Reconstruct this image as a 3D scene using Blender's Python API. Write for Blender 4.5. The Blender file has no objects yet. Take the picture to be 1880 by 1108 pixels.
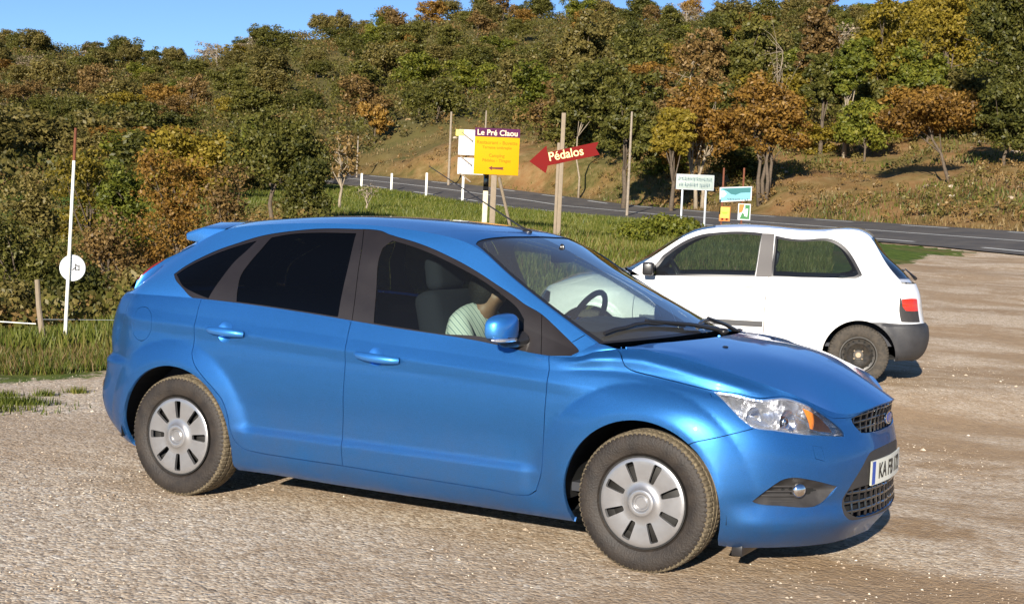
import bpy, bmesh, math, random
import numpy as np
from mathutils import Vector, Matrix, noise
from mathutils.geometry import delaunay_2d_cdt
R=math.radians
SC=bpy.context.scene; COL=SC.collection
rng=np.random.default_rng(7)

# ---------------------------------------------------------------- helpers
def tag(o,label=None,cat=None,group=None,kind=None):
    if label: o['label']=label
    if cat: o['category']=cat
    if group: o['group']=group
    if kind: o['kind']=kind
    return o
def empty(name,loc=(0,0,0),rz=0,label=None,cat=None,group=None,kind=None):
    o=bpy.data.objects.new(name,None); COL.objects.link(o); o.location=loc; o.rotation_euler=(0,0,rz); o.empty_display_size=.1
    return tag(o,label,cat,group,kind)
def mk(name,V,F,mat,parent=None,smooth=False,normals=None,mids=None,loc=None,rot=None):
    me=bpy.data.meshes.new(name)
    V=np.asarray(V,float)
    me.from_pydata([tuple(v) for v in V.tolist()],[],[tuple(int(i) for i in f) for f in F])
    for m in (mat if isinstance(mat,(list,tuple)) else [mat]): me.materials.append(m)
    if mids is not None: me.polygons.foreach_set('material_index',np.asarray(mids,dtype=np.int32))
    if smooth or normals is not None: me.polygons.foreach_set('use_smooth',[True]*len(me.polygons))
    me.update()
    if normals is not None:
        me.normals_split_custom_set_from_vertices([tuple(n) for n in np.asarray(normals).tolist()])
    o=bpy.data.objects.new(name,me); COL.objects.link(o)
    if parent: o.parent=parent
    if loc is not None: o.location=loc
    if rot is not None: o.rotation_euler=rot
    return o
class MB:
    """collects simple shapes into one mesh"""
    def __init__(s): s.V=[]; s.F=[]; s.M=[]; s.n=0
    def add(s,V,F,m=0):
        s.V+= [tuple(v) for v in V]; s.F+=[tuple(i+s.n for i in f) for f in F]; s.M+=[m]*len(F); s.n=len(s.V); return s
    def box(s,c,d,m=0,rz=0,rot=None,bev=0):
        hx,hy,hz=d[0]/2,d[1]/2,d[2]/2
        V=[Vector((x,y,z)) for x in(-hx,hx) for y in(-hy,hy) for z in(-hz,hz)]
        M=rot if rot is not None else Matrix.Rotation(rz,3,'Z')
        V=[M@v+Vector(c) for v in V]
        return s.add(V,[(0,1,3,2),(4,6,7,5),(0,4,5,1),(2,3,7,6),(0,2,6,4),(1,5,7,3)],m)
    def tube(s,P,r,n=8,m=0,cap=True):
        P=[Vector(p) for p in P]; k=len(P); rr=r if isinstance(r,(list,tuple)) else [r]*k
        V=[];F=[]
        up=Vector((0,0,1)); prev=None
        for i,p in enumerate(P):
            t=(P[min(i+1,k-1)]-P[max(i-1,0)]).normalized()
            if prev is None:
                a=t.cross(up); a=a if a.length>1e-3 else t.cross(Vector((1,0,0)))
            else: a=prev-t*prev.dot(t)
            a.normalize(); prev=a; b=t.cross(a)
            V+=[p+(a*math.cos(2*math.pi*j/n)+b*math.sin(2*math.pi*j/n))*rr[i] for j in range(n)]
        for i in range(k-1):
            for j in range(n): F.append((i*n+j,i*n+(j+1)%n,(i+1)*n+(j+1)%n,(i+1)*n+j))
        if cap: F.append(tuple(range(n))[::-1]); F.append(tuple((k-1)*n+j for j in range(n)))
        return s.add(V,F,m)
    def ell(s,c,r,n=16,k=10,m=0,rot=None):
        V=[];F=[]
        for i in range(k+1):
            th=math.pi*i/k
            for j in range(n):
                ph=2*math.pi*j/n; v=Vector((r[0]*math.sin(th)*math.cos(ph),r[1]*math.sin(th)*math.sin(ph),r[2]*math.cos(th)))
                if rot is not None: v=rot@v
                V.append(v+Vector(c))
        for i in range(k):
            for j in range(n): F.append((i*n+j,(i+1)*n+j,(i+1)*n+(j+1)%n,i*n+(j+1)%n))
        return s.add(V,F,m)
    def lathe(s,prof,n=48,m=0,ax='Y',c=(0,0,0),ms=None):
        """prof: (r,h) along the axis"""
        V=[];F=[];M=[]
        for r,h in prof:
            for j in range(n):
                a=2*math.pi*j/n; x,z=r*math.cos(a),r*math.sin(a)
                V.append((c[0]+x,c[1]+h,c[2]+z) if ax=='Y' else (c[0]+x,c[1]+z,c[2]+h))
        for i in range(len(prof)-1):
            for j in range(n):
                F.append((i*n+j,i*n+(j+1)%n,(i+1)*n+(j+1)%n,(i+1)*n+j))
        return s.add(V,F,m)
    def build(s,name,mat,parent=None,smooth=False,loc=None,rot=None):
        o=mk(name,s.V,s.F,mat,parent,smooth,mids=s.M,loc=loc,rot=rot)
        if smooth=='auto' or smooth is True:
            pass
        return o
def autosmooth(o,deg=35):
    me=o.data; bm=bmesh.new(); bm.from_mesh(me)
    bmesh.ops.remove_doubles(bm,verts=bm.verts,dist=1e-5)
    bmesh.ops.recalc_face_normals(bm,faces=bm.faces)
    for f in bm.faces: f.smooth=True
    for e in bm.edges:
        e.smooth = not (len(e.link_faces)==2 and e.calc_face_angle(0)>R(deg))
    bm.to_mesh(me); bm.free(); return o
def bevel(o,w,seg=2,deg=35):
    me=o.data; bm=bmesh.new(); bm.from_mesh(me)
    es=[e for e in bm.edges if len(e.link_faces)==2 and e.calc_face_angle(0)>R(deg)]
    bmesh.ops.bevel(bm,geom=es,offset=w,segments=seg,affect='EDGES',profile=.5)
    bm.to_mesh(me); bm.free(); return autosmooth(o,50)
def copy_tree(o,parent=None):
    c=o.copy(); COL.objects.link(c); c.parent=parent
    for ch in list(o.children): copy_tree(ch,c)
    return c
def text_mesh(name,body,size,mat,parent,loc,rot,bold=0,align='CENTER',ext=.002,xs=1):
    cu=bpy.data.curves.new(name,'FONT'); cu.body=body; cu.size=size; cu.align_x=align; cu.align_y='CENTER'; cu.extrude=ext; cu.offset=bold
    t=bpy.data.objects.new('tmp',cu); COL.objects.link(t)
    dg=bpy.context.evaluated_depsgraph_get(); me=bpy.data.meshes.new_from_object(t.evaluated_get(dg))
    bpy.data.objects.remove(t); bpy.data.curves.remove(cu)
    me.name=name; me.materials.clear(); me.materials.append(mat)
    o=bpy.data.objects.new(name,me); COL.objects.link(o); o.parent=parent; o.location=loc; o.rotation_euler=rot; o.scale=(xs,1,1)
    return o

# ---------------------------------------------------------------- materials
def newmat(name):
    m=bpy.data.materials.new(name); m.use_nodes=True; nt=m.node_tree; nt.nodes.clear(); return m,nt
def nd(nt,t,**k):
    n=nt.nodes.new(t)
    for a,b in k.items():
        if a in n.inputs.keys() and not hasattr(n,a): n.inputs[a].default_value=b
        else: setattr(n,a,b)
    return n
def rgb(r,g,b): return (r,g,b,1)
def pbr(name,col,rough=.5,metal=0,coat=0,coatr=.03,spec=.5,vary=0,vscale=8,bump=0,bscale=80,trans=0,ior=1.45,emit=None,es=0,dirt=None):
    m,nt=newmat(name); L=nt.links.new
    b=nd(nt,'ShaderNodeBsdfPrincipled'); o=nd(nt,'ShaderNodeOutputMaterial'); L(b.outputs[0],o.inputs[0])
    b.inputs['Base Color'].default_value=rgb(*col); b.inputs['Roughness'].default_value=rough; b.inputs['Metallic'].default_value=metal
    b.inputs['Coat Weight'].default_value=coat; b.inputs['Coat Roughness'].default_value=coatr; b.inputs['Specular IOR Level'].default_value=spec
    b.inputs['Transmission Weight'].default_value=trans; b.inputs['IOR'].default_value=ior
    if emit: b.inputs['Emission Color'].default_value=rgb(*emit); b.inputs['Emission Strength'].default_value=es
    tc=nd(nt,'ShaderNodeTexCoord')
    if vary or dirt:
        n=nd(nt,'ShaderNodeTexNoise'); n.inputs['Scale'].default_value=vscale; n.inputs['Detail'].default_value=6; n.inputs['Roughness'].default_value=.65
        L(tc.outputs['Object'],n.inputs['Vector'])
        mx=nd(nt,'ShaderNodeMix',data_type='RGBA'); mr=nd(nt,'ShaderNodeMapRange'); L(n.outputs['Fac'],mr.inputs['Value'])
        mr.inputs['From Min'].default_value=.3; mr.inputs['From Max'].default_value=.7
        L(mr.outputs[0],mx.inputs['Factor'])
        v=vary
        mx.inputs['A'].default_value=rgb(*[c*(1-v) for c in col])
        mx.inputs['B'].default_value=rgb(*(dirt if dirt else [min(1,c*(1+v)) for c in col]))
        L(mx.outputs['Result'],b.inputs['Base Color'])
        mr2=nd(nt,'ShaderNodeMapRange'); L(n.outputs['Fac'],mr2.inputs['Value']); mr2.inputs['To Min'].default_value=max(0,rough-.08); mr2.inputs['To Max'].default_value=min(1,rough+.1)
        L(mr2.outputs[0],b.inputs['Roughness'])
    if bump:
        n2=nd(nt,'ShaderNodeTexNoise'); n2.inputs['Scale'].default_value=bscale; n2.inputs['Detail'].default_value=3; L(tc.outputs['Object'],n2.inputs['Vector'])
        bp=nd(nt,'ShaderNodeBump'); bp.inputs['Strength'].default_value=bump; bp.inputs['Distance'].default_value=.01; L(n2.outputs['Fac'],bp.inputs['Height']); L(bp.outputs[0],b.inputs['Normal'])
    return m
def noise_n(nt,vec,scale,detail=5,rough=.6,dist=0):
    n=nd(nt,'ShaderNodeTexNoise'); n.inputs['Scale'].default_value=scale; n.inputs['Detail'].default_value=detail; n.inputs['Roughness'].default_value=rough; n.inputs['Distortion'].default_value=dist
    nt.links.new(vec,n.inputs['Vector']); return n.outputs['Fac']
def ramp(nt,fac,stops):
    r=nd(nt,'ShaderNodeValToRGB'); nt.links.new(fac,r.inputs[0]); el=r.color_ramp.elements
    while len(el)<len(stops): el.new(.5)
    for e,(p,c) in zip(el,stops): e.position=p; e.color=rgb(*c)
    return r.outputs[0]
def mixc(nt,f,a,b):
    m=nd(nt,'ShaderNodeMix',data_type='RGBA'); L=nt.links.new
    (L(f,m.inputs['Factor']) if not isinstance(f,float) else setattr(m.inputs['Factor'],'default_value',f)); 
    for k,x in (('A',a),('B',b)):
        if isinstance(x,tuple): m.inputs[k].default_value=rgb(*x)
        else: L(x,m.inputs[k])
    return m.outputs['Result']
def mathn(nt,op,a,b=None,clamp=False):
    m=nd(nt,'ShaderNodeMath',operation=op); m.use_clamp=clamp
    for i,x in enumerate((a,b)):
        if x is None: continue
        if isinstance(x,(int,float)): m.inputs[i].default_value=x
        else: nt.links.new(x,m.inputs[i])
    return m.outputs[0]
def glassmat(name,tint,refl=1.0,rough=0.0,film=.012):
    """thin sheet of glass: tinted see-through plus mirror reflection by angle"""
    m,nt=newmat(name); L=nt.links.new
    o=nd(nt,'ShaderNodeOutputMaterial'); mx=nd(nt,'ShaderNodeMixShader'); t=nd(nt,'ShaderNodeBsdfTransparent'); g=nd(nt,'ShaderNodeBsdfGlossy')
    t.inputs[0].default_value=rgb(*tint); g.inputs['Roughness'].default_value=rough
    f=nd(nt,'ShaderNodeFresnel'); f.inputs[0].default_value=1.5
    ml=nd(nt,'ShaderNodeMath',operation='MULTIPLY'); ml.inputs[1].default_value=refl; L(f.outputs[0],ml.inputs[0])
    df=nd(nt,'ShaderNodeBsdfDiffuse'); df.inputs[0].default_value=rgb(.62,.60,.56); m0=nd(nt,'ShaderNodeMixShader'); m0.inputs[0].default_value=film; L(t.outputs[0],m0.inputs[1]); L(df.outputs[0],m0.inputs[2])
    L(ml.outputs[0],mx.inputs[0]); L(m0.outputs[0],mx.inputs[1]); L(g.outputs[0],mx.inputs[2]); L(mx.outputs[0],o.inputs[0])
    return m
def paintmat(name,col,flake=.25,rough=.40,metal=.72,dust=.12):
    m,nt=newmat(name); L=nt.links.new
    b=nd(nt,'ShaderNodeBsdfPrincipled'); o=nd(nt,'ShaderNodeOutputMaterial'); L(b.outputs[0],o.inputs[0])
    tc=nd(nt,'ShaderNodeTexCoord')
    v=nd(nt,'ShaderNodeTexVoronoi'); v.inputs['Scale'].default_value=900; L(tc.outputs['Object'],v.inputs['Vector'])
    mr=nd(nt,'ShaderNodeMapRange'); mr.inputs['To Min'].default_value=1-flake; mr.inputs['To Max'].default_value=1+flake
    L(v.outputs['Color'],mr.inputs['Value'])
    hs=nd(nt,'ShaderNodeVectorMath',operation='SCALE'); hs.inputs[0].default_value=col; L(mr.outputs[0],hs.inputs['Scale'])
    # road dust low on the body
    sp=nd(nt,'ShaderNodeSeparateXYZ'); L(tc.outputs['Object'],sp.inputs[0])
    n=nd(nt,'ShaderNodeTexNoise'); n.inputs['Scale'].default_value=3.2; n.inputs['Detail'].default_value=8; n.inputs['Roughness'].default_value=.7; L(tc.outputs['Object'],n.inputs['Vector'])
    zr=nd(nt,'ShaderNodeMapRange'); zr.inputs['From Min'].default_value=.62; zr.inputs['From Max'].default_value=.15; L(sp.outputs['Z'],zr.inputs['Value'])
    nm=nd(nt,'ShaderNodeMapRange'); nm.inputs['From Min'].default_value=.35; nm.inputs['From Max'].default_value=.75; L(n.outputs['Fac'],nm.inputs['Value'])
    mm=nd(nt,'ShaderNodeMath',operation='MULTIPLY'); L(zr.outputs[0],mm.inputs[0]); L(nm.outputs[0],mm.inputs[1])
    m2=nd(nt,'ShaderNodeMath',operation='MULTIPLY'); m2.inputs[1].default_value=dust*3; L(mm.outputs[0],m2.inputs[0])
    mx=nd(nt,'ShaderNodeMix',data_type='RGBA'); mx.inputs['B'].default_value=rgb(.30,.24,.17); L(m2.outputs[0],mx.inputs['Factor']); L(hs.outputs[0],mx.inputs['A'])
    L(mx.outputs['Result'],b.inputs['Base Color'])
    b.inputs['Metallic'].default_value=metal; b.inputs['Roughness'].default_value=rough
    b.inputs['Coat Weight'].default_value=1; b.inputs['Coat Roughness'].default_value=.02
    # faint orange peel in the clear coat
    n3=nd(nt,'ShaderNodeTexNoise'); n3.inputs['Scale'].default_value=60; L(tc.outputs['Object'],n3.inputs['Vector'])
    bp=nd(nt,'ShaderNodeBump'); bp.inputs['Strength'].default_value=.03; bp.inputs['Distance'].default_value=.002; L(n3.outputs['Fac'],bp.inputs['Height']); L(bp.outputs[0],b.inputs['Coat Normal'])
    return m
M={}
M['blue']=paintmat('blue_metallic_paint',(.046,.245,.66))
M['white']=paintmat('white_paint',(.68,.68,.68),flake=.02,rough=.35,metal=0,dust=.18)
M['black']=pbr('black_trim',(.018,.017,.018),.32,coat=.3)
M['gloss']=pbr('gloss_black',(.012,.012,.014),.12,coat=1)
M['pillar']=pbr('pillar_film',(.014,.011,.0105),.42,coat=.5,vary=.15,vscale=5)
M['rubber']=pbr('tyre_rubber',(.016,.0125,.011),.62,vary=.3,vscale=14,dirt=(.032,.024,.018),bump=.3,bscale=120)
M['tread']=pbr('dusty_tread',(.11,.085,.055),.9,vary=.4,vscale=40,dirt=(.20,.16,.10),bump=.5,bscale=90)
M['plastic']=pbr('grey_plastic',(.034,.031,.030),.55,vary=.15,vscale=20,bump=.1,bscale=200)
M['bumper']=pbr('faded_bumper_plastic',(.034,.034,.037),.5,vary=.2,vscale=10,bump=.1,bscale=150)
M['silver']=pbr('wheel_silver',(.36,.355,.36),.30,metal=.7,coat=.4,coatr=.15,vary=.08,vscale=10)
M['chrome']=pbr('chrome',(.82,.82,.84),.08,metal=1)
M['reflector']=pbr('lamp_reflector',(.80,.80,.82),.16,metal=1,bump=.6,bscale=30)
M['lampin']=pbr('lamp_housing',(.80,.80,.82),.24,metal=.88,bump=1.0,bscale=22)
M['amber']=pbr('amber_lens',(.85,.24,.02),.25,coat=.6,bump=.5,bscale=120)
M['redlens']=pbr('red_lens',(.22,.012,.014),.2,coat=1)
M['redorange']=pbr('orange_red_lens',(.50,.030,.010),.25,coat=1,bump=.5,bscale=90)
M['glass']=glassmat('window_glass',(.58,.66,.62),.9,film=.006)
M['wsglass']=glassmat('windscreen_glass',(.74,.86,.80),1.7,film=.07)
M['tint']=glassmat('privacy_glass',(.040,.044,.055),.8,film=.002)
M['clear']=glassmat('clear_lens',(.94,.95,.96),1.3,film=0)
M['cglass']=glassmat('old_glass',(.52,.60,.60),1.0)
M['cabin']=pbr('cabin_trim',(.030,.032,.040),.7)
M['dash']=pbr('dashboard',(.045,.05,.065),.55,bump=.2,bscale=200)
M['seat']=pbr('seat_fabric',(.014,.015,.021),.9,bump=.3,bscale=300)
M['dark']=pbr('underbody',(.008,.008,.008),.9)
M['steel']=pbr('black_steel',(.018,.018,.018),.4,vary=.3,vscale=30,dirt=(.045,.038,.03))
M['rimdark']=pbr('dark_rim',(.012,.011,.010),.6)
M['hub']=pbr('rusty_hub',(.33,.26,.18),.6,metal=.3,vary=.3,vscale=60)
M['plate']=pbr('plate_white',(.72,.73,.66),.4)
M['plateblue']=pbr('plate_blue',(.03,.08,.38),.4)
M['ink']=pbr('ink',(.02,.02,.02),.5)
M['paper']=pbr('paper',(.62,.64,.60),.8,vary=.15,vscale=9)

def cspl(t, P, tq):
    """natural cubic spline through P at knots t, evaluated at tq"""
    t=np.asarray(t,float); P=np.asarray(P,float); n=len(t)
    h=np.diff(t); A=np.zeros((n,n)); B=np.zeros((n,)+P.shape[1:])
    A[0,0]=A[-1,-1]=1
    for i in range(1,n-1):
        A[i,i-1]=h[i-1]; A[i,i]=2*(h[i-1]+h[i]); A[i,i+1]=h[i]
        B[i]=6*((P[i+1]-P[i])/h[i]-(P[i]-P[i-1])/h[i-1])
    M=np.linalg.solve(A,B.reshape(n,-1)).reshape(P.shape)
    tq=np.asarray(tq,float); k=np.clip(np.searchsorted(t,tq,side='right')-1,0,n-2)
    s=(-1,)+(1,)*(P.ndim-1)
    a=(t[k+1]-tq).reshape(s); b=(tq-t[k]).reshape(s); hh=h[k].reshape(s)
    return M[k]*a**3/(6*hh)+M[k+1]*b**3/(6*hh)+(P[k]/hh-M[k]*hh/6)*a+(P[k+1]/hh-M[k+1]*hh/6)*b
def chord(P):
    return np.r_[0,np.cumsum(np.maximum(np.linalg.norm(np.diff(P,axis=0),axis=1),.012))]
class Patch:
    """smooth surface through a grid of points; (u,v) counts the grid's columns and rows"""
    def __init__(s, cols, m=12, n=16, disp=None, rows=None):
        cols=[np.asarray(c,float) for c in cols]
        D=[]
        for c in cols:
            t=chord(c); R=(len(c) if rows is None else rows)
            q=[]
            for k in range(R-1): q+=list(t[k]+(t[k+1]-t[k])*np.arange(m)/m)
            q.append(t[R-1]); D.append(cspl(t,c,q))
        D=np.array(D)
        mid=D[:,D.shape[1]//2]; tu=chord(mid)
        tq=[]
        for k in range(len(cols)-1): tq+=list(tu[k]+(tu[k+1]-tu[k])*np.arange(n)/n)
        tq.append(tu[-1])
        s.G=cspl(tu,D,tq); s.m=m; s.n=n
        s.nu=len(cols)-1; s.nv=(D.shape[1]-1)//m
        if disp is not None: s.G=disp(s.G)
    def ev(s,u,v):
        a=np.clip(np.asarray(u,float)*s.n,0,s.G.shape[0]-1.0001); b=np.clip(np.asarray(v,float)*s.m,0,s.G.shape[1]-1.0001)
        i=a.astype(int); j=b.astype(int); fa=(a-i)[...,None]; fb=(b-j)[...,None]
        G=s.G
        return (G[i,j]*(1-fa)+G[i+1,j]*fa)*(1-fb)+(G[i,j+1]*(1-fa)+G[i+1,j+1]*fa)*fb

# ---------------------------------------------------------------- cutting panels out of a body surface
def smooth_poly(P,closed,k=5,corner=32):
    P=np.asarray(P,float); n=len(P); out=[]
    def T(i,side):
        if not closed and (i==0 or i==n-1):
            return (P[1]-P[0]) if i==0 else (P[-1]-P[-2])
        a=P[i]-P[i-1]; b=P[(i+1)%n]-P[i]
        la,lb=np.linalg.norm(a)+1e-9,np.linalg.norm(b)+1e-9
        c=np.clip(a@b/la/lb,-1,1)
        if math.degrees(math.acos(c))>corner: return a if side<0 else b
        t=(a/la+b/lb)/2; return t*(la if side<0 else lb)
    rngs=range(n if closed else n-1)
    for i in rngs:
        p0,p1=P[i],P[(i+1)%n]; m0=T(i,1); m1=T((i+1)%n,-1)
        for j in range(k):
            t=j/k; out.append((2*t**3-3*t**2+1)*p0+(t**3-2*t**2+t)*m0+(-2*t**3+3*t**2)*p1+(t**3-t**2)*m1)
    if not closed: out.append(P[-1])
    return np.array(out)
def resample(P,step,closed):
    P=np.asarray(P); Q=np.r_[P,P[:1]] if closed else P
    d=np.r_[0,np.cumsum(np.linalg.norm(np.diff(Q,axis=0),axis=1))]
    n=max(2,int(d[-1]/step)+1); t=np.linspace(0,d[-1],n+1)
    X=np.c_[np.interp(t,d,Q[:,0]),np.interp(t,d,Q[:,1])]
    return X[:-1] if closed else X
def ribbon(P,h):
    """closed outline of a line P widened by h on both sides"""
    P=np.asarray(P); t=np.gradient(P,axis=0); t/=np.linalg.norm(t,axis=1)[:,None]+1e-9
    nrm=np.c_[-t[:,1],t[:,0]]
    return np.r_[P+nrm*h,(P-nrm*h)[::-1]]
def inpoly(Q,poly):
    x,y=Q[:,0],Q[:,1]; r=np.zeros(len(Q),bool); n=len(poly); j=n-1
    for i in range(n):
        xi,yi=poly[i]; xj,yj=poly[j]
        c=((yi>y)!=(yj>y))&(x<(xj-xi)*(y-yi)/((yj-yi) if yj!=yi else 1e-12)+xi)
        r^=c; j=i
    return r
class Skin:
    """a body surface laid flat in metres (a,b) so that outlines can be cut into it"""
    def __init__(s,P,flip=1,u0=0,v0=0):
        s.P=P; G=P.G
        mid=G[:,int(G.shape[1]*.45)]; s.ta=np.r_[0,np.cumsum(np.linalg.norm(np.diff(mid,axis=0),axis=1))]; s.tu=np.arange(len(s.ta))/P.n
        L=np.linalg.norm(np.diff(G,axis=1),axis=2); L=np.median(L,axis=0); s.tb=np.r_[0,np.cumsum(L)]; s.tv=np.arange(len(s.tb))/P.m
    def ab(s,uv): uv=np.atleast_2d(uv); return np.c_[np.interp(uv[:,0],s.tu,s.ta),np.interp(uv[:,1],s.tv,s.tb)]
    def uv(s,ab): ab=np.atleast_2d(ab); return np.c_[np.interp(ab[:,0],s.ta,s.tu),np.interp(ab[:,1],s.tb,s.tv)]
    def pos(s,ab): q=s.uv(ab); return s.P.ev(q[:,0],q[:,1])*[1,-1,1]
    def nrm(s,ab):
        q=s.uv(ab); e=.04; P=s.P
        u0,u1=np.clip(q[:,0]-e,0,P.nu),np.clip(q[:,0]+e,0,P.nu); v0,v1=np.clip(q[:,1]-e,0,P.nv),np.clip(q[:,1]+e,0,P.nv)
        du=P.ev(u1,q[:,1])-P.ev(u0,q[:,1]); dv=P.ev(q[:,0],v1)-P.ev(q[:,0],v0)
        n=np.cross(du,dv); n/=np.linalg.norm(n,axis=1)[:,None]+1e-12; n=n*[1,-1,1]
        c=s.pos(ab)-np.array([-1.3,0,.55]); c[:,0]*=.25
        sg=np.sign(np.sum(n*c,axis=1)); sg[sg==0]=1
        return n*sg[:,None]
def find_side(P,x,z,iters=8,front=False):
    """(u,v) of the surface point whose side-view position is (x,z)"""
    G=P.G; d=(G[...,0]-x)**2+(G[...,2]-z)**2
    if not front: d=d+np.where(G[...,1]<.3,9,0)
    i,j=np.unravel_index(np.argmin(d),d.shape); q=np.array([i/P.n,j/P.m]); e=.01
    g=lambda q: P.ev(q[0],q[1])[[0,2]]-[x,z]
    for _ in range(iters):
        r=g(q); J=np.array([(g(q+[e,0])-r)/e,(g(q+[0,e])-r)/e]).T
        try: dq=np.linalg.solve(J,-r)
        except np.linalg.LinAlgError: break
        q2=np.clip(q+np.clip(dq,-.1,.1),[0,0],[P.nu,P.nv])
        if np.linalg.norm(g(q2))<np.linalg.norm(r): q=q2
        else: break
    return float(q[0]),float(q[1])
def cut(sk,step,regions,gaps,gapw=.0022,holes=()):
    """regions: {name: closed outline in uv}; gaps: open lines in uv. Returns per-name (ab verts, faces)"""
    a1,b1=sk.ta[-1],sk.tb[-1]
    polys={}; lines=[]
    for k,p in regions.items():
        q=resample(smooth_poly(sk.ab(p),True),step*.7,True); polys[k]=q; lines.append(q)
    gp=[]
    for g in gaps:
        w=gapw
        if isinstance(g,tuple): g,w=g
        q=resample(smooth_poly(sk.ab(g),False),step*.7,False); r=ribbon(q,w); gp.append(r); lines.append(r)
    hp=[]
    for h in holes:
        q=resample(sk.ab(h),step*.7,True); hp.append(q); lines.append(q)
    for q in lines: q[:,0]=np.clip(q[:,0],0,a1); q[:,1]=np.clip(q[:,1],0,b1)
    rect=[]
    for (p,q) in (((0,0),(a1,0)),((a1,0),(a1,b1)),((a1,b1),(0,b1)),((0,b1),(0,0))):
        n=max(2,int(np.hypot(q[0]-p[0],q[1]-p[1])/step)); t=np.arange(n)/n
        rect+= [(p[0]+(q[0]-p[0])*x,p[1]+(q[1]-p[1])*x) for x in t]
    rect=np.array(rect)
    xs=np.arange(step*.6,a1-step*.4,step); ys=np.arange(step*.6,b1-step*.4,step*.9)
    X,Y=np.meshgrid(xs,ys); X=X+(np.arange(len(ys))%2)[:,None]*step*.4; grid=np.c_[X.ravel(),Y.ravel()]; grid=grid[grid[:,0]<a1-step*.3]
    # keep grid points away from the outlines
    allp=np.concatenate(lines) if lines else np.zeros((0,2))
    cell={}
    cs=step
    for p in allp: cell.setdefault((int(p[0]/cs),int(p[1]/cs)),[]).append(p)
    keep=[]
    for g in grid:
        i,j=int(g[0]/cs),int(g[1]/cs); ok=True
        for di in(-1,0,1):
            for dj in(-1,0,1):
                for p in cell.get((i+di,j+dj),()):
                    if abs(p[0]-g[0])+abs(p[1]-g[1])<step*.45: ok=False
        if ok: keep.append(g)
    grid=np.array(keep)
    V=[rect]; E=[(i,(i+1)%len(rect)) for i in range(len(rect))]; n=len(rect)
    for q in lines:
        V.append(q); m=len(q); E+=[(n+i,n+(i+1)%m) for i in range(m)]; n+=m
    V.append(grid); V=np.concatenate(V)
    r=delaunay_2d_cdt([Vector(v) for v in V],E,[],0,1e-5,False)
    ov=np.array([tuple(v) for v in r[0]]); F=np.array([f for f in r[2] if len(f)==3])
    cen=ov[F].mean(axis=1)
    # drop zero-area slivers
    A=ov[F]; ar=np.abs((A[:,1,0]-A[:,0,0])*(A[:,2,1]-A[:,0,1])-(A[:,2,0]-A[:,0,0])*(A[:,1,1]-A[:,0,1]))/2
    F=F[ar>1e-9]; cen=cen[ar>1e-9]
    lab=np.full(len(F),'',dtype=object)
    for k,p in polys.items():
        m=inpoly(cen,p)&(lab==''); lab[m]=k
    for p in hp: lab[inpoly(cen,p)]='_hole'
    for p in gp: lab[inpoly(cen,p)&(lab=='')]='_gap'
    return ov,F,lab,cen
def components(F,mask):
    idx=np.where(mask)[0]; par={}
    def fd(x):
        while par.setdefault(x,x)!=x: par[x]=par[par[x]]; x=par[x]
        return x
    for f in idx:
        a,b,c=F[f]; ra,rb,rc=fd(a),fd(b),fd(c); par[rb]=ra; par[fd(rc)]=ra
    comp=np.full(len(F),-1)
    for f in idx: comp[f]=fd(F[f][0])
    return comp
def lift(sk,ov,F,off=0.0,flange=0.0,skipborder=True,depthfn=None):
    """3-D vertices, faces and normals of some triangles; flange folds their edges inwards"""
    used,inv=np.unique(F,return_inverse=True); ab=ov[used]; f=inv.reshape(-1,3)
    X=sk.pos(ab); N=sk.nrm(ab)
    if depthfn is not None: X=X-N*depthfn(ab)[:,None]
    X=X+N*off
    # orient
    a,b,c=X[f[:,0]],X[f[:,1]],X[f[:,2]]; fn=np.cross(b-a,c-a); m=np.sum(fn*N[f[:,0]],axis=1)<0
    f[m]=f[m][:,::-1]
    if depthfn is not None:
        a,b,c=X[f[:,0]],X[f[:,1]],X[f[:,2]]; fn=np.cross(b-a,c-a); N2=np.zeros_like(N)
        for k in range(3): np.add.at(N2,f[:,k],fn)
        l=np.linalg.norm(N2,axis=1)[:,None]; N=np.where(l>1e-12,N2/np.maximum(l,1e-12),N)
    V=[X];FF=[f.tolist()];NN=[N]
    if flange:
        e={}
        for t in f:
            for i in range(3):
                k=(t[i],t[(i+1)%3]); kk=(min(k),max(k)); e.setdefault(kk,[]).append(k)
        bd=[v[0] for v in e.values() if len(v)==1]
        a1,b1=sk.ta[-1],sk.tb[-1]; base=len(X); q=[];fv=[];fnn=[];n=base
        for i,j in bd:
            if skipborder:
                ci,cj=ab[i],ab[j]
                if (ci[0]<1e-4 and cj[0]<1e-4) or (ci[0]>a1-1e-4 and cj[0]>a1-1e-4) or (ci[1]>b1-1e-4 and cj[1]>b1-1e-4) or (ci[1]<1e-4 and cj[1]<1e-4): continue
            p0,p1=X[i],X[j]; p2,p3=p1-N[j]*flange,p0-N[i]*flange
            nn=np.cross(p0-p1,p2-p1); nn/=np.linalg.norm(nn)+1e-12
            fv+= [p0,p1,p2,p3]; fnn+=[(N[i]*.5+nn),(N[j]*.5+nn),nn,nn]; q.append((n+1,n,n+3,n+2)); n+=4
        if fv: V.append(np.array(fv)); FF.append(q); k=np.array(fnn); NN.append(k/np.linalg.norm(k,axis=1)[:,None])
    return np.concatenate(V),sum(FF,[]),np.concatenate(NN)
def join(parts):
    V=[];F=[];N=[];n=0
    for v,f,nn in parts:
        V.append(v); N.append(nn); F+=[tuple(i+n for i in t) for t in f]; n+=len(v)
    return np.concatenate(V),F,np.concatenate(N)
def mirror(g):
    V,F,N=g; return V*[1,-1,1],[tuple(f[::-1]) for f in F],N*[1,-1,1]
def put(name,g,mat,parent,label=None):
    o=mk(name,g[0],g[1],mat,parent,normals=g[2])
    if label: o['label']=label
    return o

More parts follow.
